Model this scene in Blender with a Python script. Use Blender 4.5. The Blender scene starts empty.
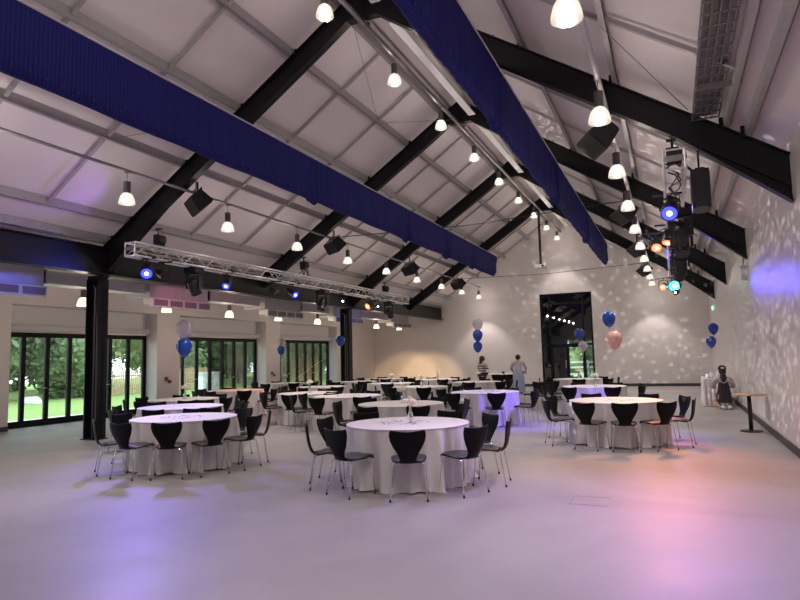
import bpy, bmesh, math, random
from mathutils import Vector, Matrix
random.seed(7)
PI = math.pi
sc = bpy.context.scene
C = sc.collection

# ------------------------------------------------------------ camera
cd = bpy.data.cameras.new('camera'); cam = bpy.data.objects.new('camera', cd); C.objects.link(cam)
sc.camera = cam
R = [[0.91289597, 0.06001081, -0.40375691], [0.40749276, -0.07609715, 0.91003235], [-0.02388703, 0.99529289, 0.09392275]]
m4 = Matrix(((R[0][0], R[0][1], -R[0][2], 0), (R[1][0], R[1][1], -R[1][2], 0), (R[2][0], R[2][1], -R[2][2], 1.62), (0, 0, 0, 1)))
cam.matrix_world = m4
cd.sensor_width = 36; cd.lens = 36 * 609.9 / 800; cd.clip_start = 0.05; cd.clip_end = 500

# ------------------------------------------------------------ world
sc.view_settings.view_transform = 'Standard'; sc.view_settings.look = 'None'
sc.view_settings.exposure = 0.42; sc.view_settings.gamma = 1.0
sc.view_settings.use_curve_mapping = False
w = bpy.data.worlds.new('world'); sc.world = w; w.use_nodes = True
bg = w.node_tree.nodes['Background']
bg.inputs[0].default_value = (0.80, 0.90, 1.0, 1); bg.inputs[1].default_value = 4.2

def light(name, kind, loc, energy, color=(1, 1, 1), target=None, **kw):
    ld = bpy.data.lights.new(name, kind); o = bpy.data.objects.new(name, ld); C.objects.link(o)
    ld.energy = energy; ld.color = color; o.location = loc
    for k, v in kw.items(): setattr(ld, k, v)
    if target is not None:
        o.rotation_euler = (Vector(target) - Vector(loc)).to_track_quat('-Z', 'Y').to_euler()
    return o

def gobo(lo, scale, thr, soft, stretch=(1, 1, 1)):
    """a spotlight's slide of small discs, as a mirror ball throws"""
    ld = lo.data; ld.use_nodes = True; nt = ld.node_tree; N = nt.nodes; L = nt.links
    em = next(n for n in N if n.type == 'EMISSION')
    tc = N.new('ShaderNodeTexCoord'); sp = N.new('ShaderNodeSeparateXYZ'); cb = N.new('ShaderNodeCombineXYZ'); vo = N.new('ShaderNodeTexVoronoi'); vo.voronoi_dimensions = '2D'
    L.new(tc.outputs['Normal'], sp.inputs[0])
    for i in (0, 1):
        dv = N.new('ShaderNodeMath'); dv.operation = 'DIVIDE'; L.new(sp.outputs[i], dv.inputs[0]); L.new(sp.outputs[2], dv.inputs[1]); L.new(dv.outputs[0], cb.inputs[i])
    vo.inputs['Scale'].default_value = scale; vo.inputs['Randomness'].default_value = 0.9
    mr = N.new('ShaderNodeMapRange'); mr.inputs['From Min'].default_value = thr; mr.inputs['From Max'].default_value = thr + soft
    mr.inputs['To Min'].default_value = 1.0; mr.inputs['To Max'].default_value = 0.0
    L.new(cb.outputs[0], vo.inputs['Vector'])
    L.new(vo.outputs['Distance'], mr.inputs['Value']); L.new(mr.outputs[0], em.inputs['Strength'])

LAMP_X = (-4.86, -8.97, -0.70)
XW, XL, XO, YB, YN = 1.63, -11.40, -15.5, 31.2, -7.0     # right wall, column row, outer wall, back wall, near wall
ZA, ZE, SL, XR0 = 8.55, 4.30, 0.655, -4.89
def rtop(x): return ZA - SL * abs(x - XR0)
FR = [-1.75, 3.95, 9.66, 15.37, 21.07, 26.78]
warm = (1.0, 0.88, 0.82)

# ------------------------------------------------------------ materials
def mat(name, col, rough=0.5, metal=0.0, noise=0.0, nscale=5.0, bump=0.0, emis=None, estr=0.0, coat=0.0, sheen=0.0, alpha=1.0, spec=0.5, trans=0.0, col2=None):
    m = bpy.data.materials.new(name); m.use_nodes = True; nt = m.node_tree; N = nt.nodes; L = nt.links
    b = N['Principled BSDF']
    b.inputs['Base Color'].default_value = (*col, 1); b.inputs['Roughness'].default_value = rough; b.inputs['Metallic'].default_value = metal
    b.inputs['Specular IOR Level'].default_value = spec
    if coat: b.inputs['Coat Weight'].default_value = coat
    if sheen: b.inputs['Sheen Weight'].default_value = sheen
    if trans: b.inputs['Transmission Weight'].default_value = trans
    if alpha < 1: b.inputs['Alpha'].default_value = alpha
    if emis: b.inputs['Emission Color'].default_value = (*emis, 1); b.inputs['Emission Strength'].default_value = estr
    tc = N.new('ShaderNodeTexCoord')
    nz = N.new('ShaderNodeTexNoise'); nz.inputs['Scale'].default_value = nscale; nz.inputs['Detail'].default_value = 6
    L.new(tc.outputs['Object'], nz.inputs['Vector'])
    if noise or col2:
        mx = N.new('ShaderNodeMix'); mx.data_type = 'RGBA'
        a = tuple(min(1, c * (1 + noise)) for c in col); d = col2 or tuple(c * (1 - noise) for c in col)
        mx.inputs[6].default_value = (*a, 1); mx.inputs[7].default_value = (*d, 1)
        L.new(nz.outputs[0], mx.inputs[0]); L.new(mx.outputs[2], b.inputs['Base Color'])
    if bump:
        bp = N.new('ShaderNodeBump'); bp.inputs['Strength'].default_value = bump; bp.inputs['Distance'].default_value = 0.02
        L.new(nz.outputs[0], bp.inputs['Height']); L.new(bp.outputs[0], b.inputs['Normal'])
    return m

M = {}
M['wall'] = mat('wall_plaster', (0.72, 0.68, 0.665), 0.75, noise=0.02, nscale=3)
M['wallR'] = mat('right_wall_panelling', (0.70, 0.655, 0.65), 0.38, noise=0.03, nscale=2)
M['sheet'] = mat('roof_sheet', (0.72, 0.66, 0.66), 0.55, noise=0.04, nscale=1.5)
M['black'] = mat('black_steel', (0.007, 0.006, 0.009), 0.45, noise=0.2, nscale=8, spec=0.3)
M['galv'] = mat('galvanised_steel', (0.25, 0.235, 0.24), 0.38, 0.4, noise=0.15, nscale=12)
M['purl'] = mat('purlin_steel', (0.40, 0.38, 0.385), 0.40, 0.3, noise=0.15, nscale=12)
M['galvl'] = mat('pale_galvanised', (0.5, 0.48, 0.48), 0.4, 0.4, noise=0.1, nscale=12)
M['alu'] = mat('truss_aluminium', (0.68, 0.66, 0.67), 0.35, 0.35, noise=0.1)
M['frame'] = mat('door_frame_grey', (0.008, 0.009, 0.011), 0.5, noise=0.1, spec=0.2)
M['base'] = mat('skirting_dark', (0.05, 0.045, 0.05), 0.5, noise=0.1)
M['shell'] = mat('chair_black', (0.003, 0.0025, 0.0035), 0.42, noise=0.2, nscale=20, spec=0.15)
M['pad'] = mat('seat_leather', (0.032, 0.030, 0.032), 0.40, noise=0.2, nscale=40, bump=0.05)
M['chrome'] = mat('chrome', (0.75, 0.74, 0.76), 0.15, 1.0, noise=0.03)
M['rubber'] = mat('black_rubber', (0.01, 0.01, 0.01), 0.6, noise=0.1)
M['cloth'] = mat('white_linen', (0.72, 0.68, 0.68), 0.8, noise=0.03, nscale=30, bump=0.05, sheen=0.2)
M['wood'] = mat('pale_wood', (0.55, 0.38, 0.24), 0.45, noise=0.2, nscale=14)
M['white'] = mat('white_paint', (0.72, 0.72, 0.74), 0.45, noise=0.02)
M['grille'] = mat('grille_grey', (0.28, 0.25, 0.29), 0.5, noise=0.15, nscale=60)
M['duct'] = mat('duct_steel', (0.58, 0.57, 0.60), 0.4, 0.2, noise=0.1, nscale=6)
M['dark'] = mat('fixture_black', (0.008, 0.008, 0.010), 0.45, noise=0.2)
M['glow'] = mat('lamp_glass_lit', (0.9, 0.88, 0.82), 0.25, emis=(1.0, 0.86, 0.70), estr=3.2)
def lamp_glass():
    m = bpy.data.materials.new('lamp_glass_lit'); m.use_nodes = True; nt = m.node_tree; N = nt.nodes; L = nt.links
    N.remove(N['Principled BSDF']); em = N.new('ShaderNodeEmission'); em.inputs[0].default_value = (1, .87, .74, 1); em.inputs[1].default_value = 1.1
    tr = N.new('ShaderNodeBsdfTransparent'); tr.inputs[0].default_value = (.95, .93, .88, 1); gl = N.new('ShaderNodeBsdfGlossy'); gl.inputs['Roughness'].default_value = .2
    a = N.new('ShaderNodeMixShader'); a.inputs[0].default_value = .12; b = N.new('ShaderNodeAddShader')
    L.new(tr.outputs[0], a.inputs[1]); L.new(gl.outputs[0], a.inputs[2]); m2 = N.new('ShaderNodeMixShader'); m2.inputs[0].default_value = .45
    L.new(a.outputs[0], m2.inputs[1]); L.new(em.outputs[0], m2.inputs[2]); L.new(m2.outputs[0], N['Material Output'].inputs[0]); return m
M['glow'] = lamp_glass()
M['bulb'] = mat('lamp_bulb', (1, 1, 1), 0.3, emis=(1.0, 0.9, 0.78), estr=12)
M['glowlow'] = mat('lamp_glass_warm', (0.9, 0.85, 0.75), 0.25, emis=(1.0, 0.72, 0.45), estr=1.3)
M['gear'] = mat('lamp_housing_grey', (0.16, 0.15, 0.15), 0.4, 0.6, noise=0.1)
M['petal'] = mat('cream_petals', (0.85, 0.80, 0.62), 0.7, noise=0.15, nscale=60)
M['leafd'] = mat('flower_leaf', (0.10, 0.17, 0.05), 0.6, noise=0.2)
M['vglass'] = mat('vase_glass', (0.8, 0.85, 0.85), 0.06, trans=0.85, noise=0.02)
M['confetti'] = mat('dark_confetti', (0.06, 0.05, 0.09), 0.4, noise=0.3)
M['grass'] = mat('lawn_grass', (0.13, 0.25, 0.04), 0.9, nscale=1.2, col2=(0.22, 0.26, 0.09), bump=0.4)
M['path'] = mat('pale_paving', (0.55, 0.52, 0.48), 0.85, noise=0.1, nscale=4)
M['leaf1'] = mat('hedge_leaves', (0.16, 0.23, 0.09), 0.7, nscale=2.0, col2=(0.07, 0.11, 0.05))
M['leaf2'] = mat('light_leaves', (0.30, 0.36, 0.15), 0.7, nscale=2.0, col2=(0.14, 0.20, 0.07))
M['bark'] = mat('tree_bark', (0.12, 0.09, 0.06), 0.9, noise=0.3, nscale=10, bump=0.4)
M['fence'] = mat('fence_timber', (0.38, 0.26, 0.15), 0.8, noise=0.2, nscale=6)
M['lobby'] = mat('lobby_dark', (0.20, 0.20, 0.21), 0.6, noise=0.1)
M['hair'] = mat('dark_hair', (0.012, 0.008, 0.006), 0.5, noise=0.3, nscale=40)
M['skin'] = mat('skin', (0.50, 0.29, 0.20), 0.55, noise=0.06, nscale=20)
M['lav'] = mat('pale_grey_cotton', (0.42, 0.38, 0.42), 0.8, noise=0.06, nscale=20)
M['blueskirt'] = mat('pale_blue_cotton', (0.34, 0.36, 0.52), 0.8, noise=0.08, nscale=14)
M['darkcloth'] = mat('dark_cloth', (0.018, 0.018, 0.025), 0.75, noise=0.15, nscale=20)
M['red'] = mat('extinguisher_red', (0.38, 0.02, 0.015), 0.35, noise=0.05)
M['green'] = mat('exit_sign_green', (0.02, 0.35, 0.12), 0.4, emis=(0.05, 0.9, 0.35), estr=1.6)
M['signw'] = mat('exit_sign_white', (0.9, 0.9, 0.9), 0.4, emis=(0.9, 1, 0.92), estr=2.0)
M['ballblue'] = mat('balloon_blue', (0.004, 0.055, 0.36), 0.18, noise=0.1, nscale=20, coat=0.6)
M['ballwhite'] = mat('balloon_clear_white', (0.62, 0.56, 0.64), 0.2, alpha=0.62, coat=0.5, noise=0.05)
M['ballpink'] = mat('balloon_blush', (0.82, 0.46, 0.40), 0.25, noise=0.05, coat=0.4)
M['ribbon'] = mat('ribbon', (0.6, 0.6, 0.65), 0.4, noise=0.05)
M['lblue'] = mat('lens_blue', (0.1, 0.1, 1), 0.3, emis=(0.03, 0.04, 1.0), estr=2.6)
M['lbluec'] = mat('lens_blue_core', (0.6, 0.7, 1), 0.3, emis=(0.35, 0.45, 1.0), estr=9)
M['lorange'] = mat('lens_orange', (1, 0.3, 0.1), 0.3, emis=(1.0, 0.16, 0.06), estr=2.2)
M['lorangec'] = mat('lens_orange_core', (1, 0.7, 0.5), 0.3, emis=(1.0, 0.55, 0.30), estr=6)
M['lcyan'] = mat('lens_cyan', (0.1, 0.9, 0.8), 0.3, emis=(0.04, 0.75, 0.62), estr=3)
M['lcyanc'] = mat('lens_cyan_core', (0.6, 1, 1), 0.3, emis=(0.5, 1.0, 1.0), estr=10)
M['lwhite'] = mat('lens_white', (1, 1, 1), 0.3, emis=(1.0, 0.95, 0.9), estr=14)
M['chain'] = mat('hoist_chain', (0.03, 0.03, 0.035), 0.4, 0.5, noise=0.2)

def floor_material():
    m = bpy.data.materials.new('poured_resin_floor'); m.use_nodes = True; nt = m.node_tree; N = nt.nodes; L = nt.links
    b = N['Principled BSDF']; tc = N.new('ShaderNodeTexCoord')
    n1 = N.new('ShaderNodeTexNoise'); n1.inputs['Scale'].default_value = 0.35; n1.inputs['Detail'].default_value = 8; n1.inputs['Distortion'].default_value = 1.2
    cr = N.new('ShaderNodeValToRGB'); cr.color_ramp.elements[0].position = 0.3; cr.color_ramp.elements[0].color = (0.27, 0.255, 0.26, 1)
    cr.color_ramp.elements[1].position = 0.72; cr.color_ramp.elements[1].color = (0.36, 0.345, 0.35, 1)
    n2 = N.new('ShaderNodeTexNoise'); n2.inputs['Scale'].default_value = 1.7; n2.inputs['Detail'].default_value = 7
    mr = N.new('ShaderNodeMapRange'); mr.inputs['To Min'].default_value = 0.40; mr.inputs['To Max'].default_value = 0.58
    L.new(tc.outputs['Object'], n1.inputs['Vector']); L.new(tc.outputs['Object'], n2.inputs['Vector'])
    L.new(n1.outputs[0], cr.inputs[0]); L.new(cr.outputs[0], b.inputs['Base Color'])
    L.new(n2.outputs[0], mr.inputs['Value']); L.new(mr.outputs[0], b.inputs['Roughness'])
    b.inputs['Specular IOR Level'].default_value = 0.38
    return m
M['floor'] = floor_material()

def fabric_blue():
    m = bpy.data.materials.new('royal_blue_drape'); m.use_nodes = True; nt = m.node_tree; N = nt.nodes; L = nt.links
    b = N['Principled BSDF']; tc = N.new('ShaderNodeTexCoord'); wv = N.new('ShaderNodeTexWave'); wv.bands_direction = 'Y'
    wv.inputs['Scale'].default_value = 5.0; wv.inputs['Distortion'].default_value = 1.5; wv.inputs['Detail'].default_value = 2
    mx = N.new('ShaderNodeMix'); mx.data_type = 'RGBA'; mx.inputs[6].default_value = (0.011, 0.011, 0.10, 1); mx.inputs[7].default_value = (0.018, 0.017, 0.15, 1)
    L.new(tc.outputs['Object'], wv.inputs['Vector']); L.new(wv.outputs[0], mx.inputs[0]); L.new(mx.outputs[2], b.inputs['Base Color'])
    bp = N.new('ShaderNodeBump'); bp.inputs['Strength'].default_value = 0.08; bp.inputs['Distance'].default_value = 0.02
    L.new(wv.outputs[0], bp.inputs['Height']); L.new(bp.outputs[0], b.inputs['Normal'])
    b.inputs['Roughness'].default_value = 0.75; b.inputs['Specular IOR Level'].default_value = 0.15
    return m
M['drape'] = fabric_blue()

def stripes():
    m = bpy.data.materials.new('striped_top'); m.use_nodes = True; nt = m.node_tree; N = nt.nodes; L = nt.links
    b = N['Principled BSDF']; tc = N.new('ShaderNodeTexCoord'); wv = N.new('ShaderNodeTexWave'); wv.bands_direction = 'Z'; wv.inputs['Scale'].default_value = 3.2
    wv.inputs['Distortion'].default_value = 1.0
    cr = N.new('ShaderNodeValToRGB'); cr.color_ramp.interpolation = 'CONSTANT'; cr.color_ramp.elements[0].color = (0.05, 0.045, 0.07, 1)
    cr.color_ramp.elements[1].position = 0.4; cr.color_ramp.elements[1].color = (0.48, 0.42, 0.46, 1)
    L.new(tc.outputs['Object'], wv.inputs['Vector']); L.new(wv.outputs[0], cr.inputs[0]); L.new(cr.outputs[0], b.inputs['Base Color']); b.inputs['Roughness'].default_value = 0.8
    return m
M['stripes'] = stripes()

def glass_mat(name, tint, refl):
    m = bpy.data.materials.new(name); m.use_nodes = True; nt = m.node_tree; N = nt.nodes; L = nt.links
    N.remove(N['Principled BSDF']); out = N['Material Output']
    tr = N.new('ShaderNodeBsdfTransparent'); tr.inputs[0].default_value = (*tint, 1)
    gl = N.new('ShaderNodeBsdfGlossy'); gl.inputs['Roughness'].default_value = 0.01
    lw = N.new('ShaderNodeLayerWeight'); lw.inputs['Blend'].default_value = 0.25
    mr = N.new('ShaderNodeMapRange'); mr.inputs['To Min'].default_value = refl; mr.inputs['To Max'].default_value = 0.8
    mx = N.new('ShaderNodeMixShader'); L.new(lw.outputs['Fresnel'], mr.inputs['Value']); L.new(mr.outputs[0], mx.inputs[0])
    L.new(tr.outputs[0], mx.inputs[1]); L.new(gl.outputs[0], mx.inputs[2]); L.new(mx.outputs[0], out.inputs[0])
    return m
M['glass'] = glass_mat('door_glass', (0.90, 0.95, 0.92), 0.03)
M['dglass'] = glass_mat('tinted_lobby_glass', (0.55, 0.58, 0.60), 0.10)

# ------------------------------------------------------------ mesh helpers
def nb(): return bmesh.new()
def box(bm, x0, x1, y0, y1, z0, z1, mtx=None):
    vs = [bm.verts.new((x, y, z)) for x in (x0, x1) for y in (y0, y1) for z in (z0, z1)]
    for f in ((0, 1, 3, 2), (4, 6, 7, 5), (0, 4, 5, 1), (2, 3, 7, 6), (0, 2, 6, 4), (1, 5, 7, 3)): bm.faces.new([vs[i] for i in f])
    if mtx is not None: bmesh.ops.transform(bm, matrix=mtx, verts=vs)
    return vs
def tube(bm, pts, r, n=8, cap=True):
    pts = [Vector(p) for p in pts]; rs = r if isinstance(r, (list, tuple)) else [r] * len(pts)
    rings = []; prev = None
    for i, p in enumerate(pts):
        if i == 0: d = pts[1] - p
        elif i == len(pts) - 1: d = p - pts[i - 1]
        else: d = (pts[i + 1] - p).normalized() + (p - pts[i - 1]).normalized()
        d.normalize()
        if prev is None:
            a = Vector((0, 0, 1)) if abs(d.z) < 0.9 else Vector((1, 0, 0)); u = d.cross(a).normalized()
        else: u = (prev - d * prev.dot(d)).normalized()
        prev = u; v = d.cross(u)
        rings.append([bm.verts.new(p + (u * math.cos(2 * PI * k / n) + v * math.sin(2 * PI * k / n)) * rs[i]) for k in range(n)])
    for a, b in zip(rings, rings[1:]):
        for k in range(n): bm.faces.new((a[k], a[(k + 1) % n], b[(k + 1) % n], b[k]))
    if cap: bm.faces.new(rings[0][::-1]); bm.faces.new(rings[-1])
def lathe(bm, prof, n=24, o=(0, 0, 0), capb=True, capt=True):
    rings = []
    for r, z in prof: rings.append([bm.verts.new((o[0] + r * math.cos(2 * PI * k / n), o[1] + r * math.sin(2 * PI * k / n), o[2] + z)) for k in range(n)])
    for a, b in zip(rings, rings[1:]):
        for k in range(n): bm.faces.new((a[k], a[(k + 1) % n], b[(k + 1) % n], b[k]))
    if capb: bm.faces.new(rings[0][::-1])
    if capt: bm.faces.new(rings[-1])
def prism(bm, poly, axis, a, b):
    """poly of 2D points extruded along axis ('x','y','z') from a to b"""
    def P(p, t): return {'x': (t, p[0], p[1]), 'y': (p[0], t, p[1]), 'z': (p[0], p[1], t)}[axis]
    A = [bm.verts.new(P(p, a)) for p in poly]; B = [bm.verts.new(P(p, b)) for p in poly]; n = len(poly)
    bm.faces.new(A); bm.faces.new(B[::-1])
    for i in range(n): bm.faces.new((A[i], B[i], B[(i + 1) % n], A[(i + 1) % n]))
def obj(name, bm, m, parent=None, smooth=False, loc=None):
    bmesh.ops.recalc_face_normals(bm, faces=bm.faces[:])
    me = bpy.data.meshes.new(name); bm.to_mesh(me); bm.free(); me.materials.append(m if not isinstance(m, str) else M[m])
    if smooth:
        for p in me.polygons: p.use_smooth = True
    o = bpy.data.objects.new(name, me); C.objects.link(o)
    if parent is not None: o.parent = parent
    if loc is not None: o.location = loc
    return o
def tag(o, label, cat, group=None):
    o['label'] = label; o['category'] = cat
    if group: o['group'] = group
    return o
def thing(name, label, cat, loc=(0, 0, 0), rz=0, group=None):
    o = bpy.data.objects.new(name, None); C.objects.link(o); o.location = loc; o.rotation_euler = (0, 0, rz)
    o.empty_display_size = 0.1
    return tag(o, label, cat, group)
def struct(name, bm, m, parent=None, smooth=False):
    o = obj(name, bm, m, parent, smooth)
    if parent is None: o['kind'] = 'structure'
    return o
KIDS = {}
def dup(root, loc, rz=None, label=None, group=None):
    def kids(o): return [c for c in C.objects if c.parent == o]
    if root.name not in KIDS: KIDS[root.name] = [(c, kids(c)) for c in kids(root)]
    r = root.copy(); C.objects.link(r); r.location = loc
    if rz is not None: r.rotation_euler = (0, 0, rz)
    if label: r['label'] = label
    if group: r['group'] = group
    for c0, gs in KIDS[root.name]:
        c = c0.copy(); C.objects.link(c); c.parent = r
        for g in gs:
            d = g.copy(); C.objects.link(d); d.parent = c
    return r
ORD = ['first', 'second', 'third', 'fourth', 'fifth', 'sixth', 'seventh', 'eighth', 'ninth', 'tenth', 'eleventh', 'twelfth']

# ------------------------------------------------------------ room shell
bm = nb(); box(bm, XO - 0.62, XW + 0.3, YN - 0.3, YB + 0.3, -0.3, 0); struct('floor', bm, 'floor')
bm = nb(); prism(bm, [(YN - .3, 0), (YB + .3, 0), (YB + .3, ZE + .45), (YN - .3, ZE + .45)], 'x', XW, XW + 0.3); struct('wall_right', bm, 'wallR')
# outer left wall with three wide door openings (a fourth behind the camera side)
OPN = [(-1.5, 3.4), (4.37, 9.2), (10.25, 15.13), (16.15, 21.03), (22.03, 26.93)]
OH = 3.25
bm = nb(); y = YN - .3
for a, b in OPN:
    box(bm, XO - 0.6, XO, y, a, 0, ZE + .1); box(bm, XO - 0.6, XO, a, b, OH, ZE + .1); y = b
box(bm, XO - 0.6, XO, y, YB + .3, 0, ZE + .1); struct('wall_left', bm, 'wall')
# back gable wall with the tall glazed opening
DX0, DX1, DZ = -6.07, -3.52, 4.65
top = lambda x: rtop(x) + 0.175
bm = nb()
zl = ZE + .05
prism(bm, [(XO - .6, 0), (DX0, 0), (DX0, top(DX0)), (XL, top(XL)), (XL, zl), (XO - .6, zl)], 'y', YB, YB + .3)
prism(bm, [(DX0, DZ), (DX1, DZ), (DX1, top(DX1)), (XR0, top(XR0)), (DX0, top(DX0))], 'y', YB, YB + .3)
prism(bm, [(DX1, 0), (XW + .3, 0), (XW + .3, top(XW + .3)), (DX1, top(DX1))], 'y', YB, YB + .3)
struct('wall_back', bm, 'wall')
bm = nb()
prism(bm, [(XO - .6, 0), (XW + .3, 0), (XW + .3, top(XW + .3)), (XR0, top(XR0)), (XL, top(XL)), (XL, zl), (XO - .6, zl)], 'y', YN - .3, YN)
struct('wall_front', bm, 'wall')
# roof sheets + aisle ceiling
bm = nb()
xe = XW + .3
prism(bm, [(XR0, top(XR0)), (xe, top(xe)), (xe, top(xe) + .15), (XR0, top(XR0) + .15), (XL - .3, top(XL - .3) + .15), (XL - .3, top(XL - .3))], 'y', YN - .3, YB + .3)
rs = struct('ceiling', bm, 'sheet')
bm = nb(); box(bm, XO - .6, XL - .12, YN, YB, ZE, ZE + .15); struct('ceiling', bm, 'wall')
# skirtings
bm = nb(); box(bm, XW - .02, XW, YN, YB, 0, .13); struct('baseboard_right', bm, 'base')
bm = nb(); box(bm, DX1 + .1, XW - .02, YB - .02, YB, 0, .13); box(bm, XO, DX0 - .1, YB - .02, YB, 0, .13); struct('baseboard_back', bm, 'base')
bm = nb(); prev = YN
for a, b in OPN:
    box(bm, XO, XO + .02, prev, a, 0, .12); prev = b
box(bm, XO, XO + .02, prev, YB - .02, 0, .12); struct('baseboard_left', bm, 'base')

# glazed folding doors in the outer wall
XD = -16.03
for i, (a, b) in enumerate(OPN):
    d = bpy.data.objects.new('door_%d' % (i + 1), None); C.objects.link(d); d['kind'] = 'structure'; d.location = (XD, a, 0)
    L_ = b - a; n = 7; pw = L_ / n; H = 2.56
    bm = nb(); box(bm, -.06, .06, 0, L_, H - .07, H); box(bm, -.06, .06, 0, L_, 0, .08); box(bm, -.06, .06, 0, .05, .08, H - .07); box(bm, -.06, .06, L_ - .05, L_, .08, H - .07)
    obj('door_frame', bm, 'frame', d)
    for k in range(n):
        bm = nb(); y0 = k * pw + (0.05 if k == 0 else .0); y1 = (k + 1) * pw - (0.05 if k == n - 1 else 0)
        s = .062
        box(bm, -.035, .035, y0, y0 + s, .08, H - .07); box(bm, -.035, .035, y1 - s, y1, .08, H - .07)
        box(bm, -.035, .035, y0 + s, y1 - s, .08, .17); box(bm, -.035, .035, y0 + s, y1 - s, H - .15, H - .07)
        lf = obj('door_leaf', bm, 'frame', d)
        bm = nb(); box(bm, -.008, .008, y0 + s, y1 - s, .17, H - .15); obj('pane', bm, 'glass', lf)
        if k in (1, 4):
            bm = nb(); box(bm, .035, .075, y1 - .04, y1 - .02, 1.0, 1.02); box(bm, .06, .075, y1 - .14, y1 - .02, 1.0, 1.02); obj('handle', bm, 'alu', lf)
    bm = nb(); box(bm, XD - .06, XD + .06, a, b, H, OH); t = struct('trim_%d' % (i + 1), bm, 'white')
    # roller blind cassette at door head
    r = thing('roller_blind', ('pale roller blind cassette over the %s bay of glazed doors' % ['unseen rear', 'nearer unseen', 'left-hand', 'middle', 'far right-hand'][i]), 'blind', (XD + .20, a, 2.66), 0, 'roller blinds over the glazed doors')
    bm = nb(); tube(bm, [(0, .06, 0), (0, L_ - .1, 0)], .085, 14); obj('blind_roll', bm, 'grille' if False else M['galvl'] if False else 'cloth', r, True)
    bm = nb(); box(bm, -.14, .09, L_ - .06, L_ - .04, -.1, .13); box(bm, -.14, .09, .02, .04, -.1, .13); obj('bracket', bm, 'white', r)
    bm = nb(); box(bm, -.012, .012, .08, L_ - .12, -.13, -.08); obj('bottom_rail', bm, 'galvl', r)

# back wall glazing: tall dark window with double door
wn = bpy.data.objects.new('window_1', None); C.objects.link(wn); wn['kind'] = 'structure'; wn.location = (DX0, YB + .05, 0)
Wd = DX1 - DX0
bm = nb(); f = .09
box(bm, 0, f, 0, .16, 0, DZ); box(bm, Wd - f, Wd, 0, .16, 0, DZ); box(bm, 0, Wd, 0, .16, DZ - f, DZ); box(bm, 0, Wd, 0, .14, 2.02, 2.12)
box(bm, .42, .50, 0, .12, 0, DZ); box(bm, Wd - .50, Wd - .42, 0, .12, 0, DZ); box(bm, f, Wd - f, 0, .14, 0, .06)
box(bm, .5, Wd - .5, .0, .12, 4.1, 4.18)
obj('window_frame', bm, 'frame', wn)
bm = nb(); box(bm, f, Wd - f, .06, .075, 2.12, DZ - f); box(bm, f, .42, .06, .075, .06, 2.02); box(bm, Wd - .42, Wd - f, .06, .075, .06, 2.02); obj('pane', bm, 'dglass', wn)
d = bpy.data.objects.new('door_6', None); C.objects.link(d); d['kind'] = 'structure'; d.location = (DX0 + .5, YB + .09, 0)
dw = (Wd - 1.0) / 2
for k in range(2):
    bm = nb(); x0 = k * dw; x1 = x0 + dw
    box(bm, x0, x0 + .07, 0, .05, .06, 2.02); box(bm, x1 - .07, x1, 0, .05, .06, 2.02); box(bm, x0 + .07, x1 - .07, 0, .05, .06, .2); box(bm, x0 + .07, x1 - .07, 0, .05, 1.93, 2.02)
    lf = obj('door_leaf', bm, 'frame', d)
    bm = nb(); box(bm, x0 + .07, x1 - .07, .02, .03, .2, 1.93); obj('pane', bm, 'dglass' if k == 0 else 'glass', lf)
    bm = nb(); tube(bm, [(dw + (-.1 if k == 0 else .1), -.05, .9), (dw + (-.1 if k == 0 else .1), -.05, 1.3)], .015, 8); obj('handle', bm, 'alu', lf)
# dark lobby beyond, open to the garden
bm = nb()
LY = YB + 3.6
box(bm, DX0 - .6, DX0 - .45, YB + .3, LY, 0, 5.2); box(bm, DX1 + .45, DX1 + .6, YB + .3, LY, 0, 5.2); box(bm, DX0 - .6, DX1 + .6, YB + .3, LY, 5.05, 5.2)
box(bm, DX0 - .6, -5.35, LY, LY + .15, 0, 5.2); box(bm, -3.65, DX1 + .6, LY, LY + .15, 0, 5.2); box(bm, -5.35, -3.65, LY, LY + .15, 2.35, 5.2)
lb = struct('wall_lobby', bm, 'lobby')
bm = nb(); box(bm, DX0 - .6, DX1 + .6, YB + .3, LY + .15, -.3, 0); struct('floor_lobby', bm, 'lobby')
bm = nb(); 
for zz in (.35, .75, 1.05): box(bm, -6.2, -3.0, LY + 2.4, LY + 2.46, zz, zz + .1)
for xx in (-6.1, -4.6, -3.2): box(bm, xx - .05, xx + .05, LY + 2.46, LY + 2.56, 0, 1.2)
tag(obj('rail_fence', bm, 'white'), 'white rail fence seen through the far glazed door', 'fence')

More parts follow.
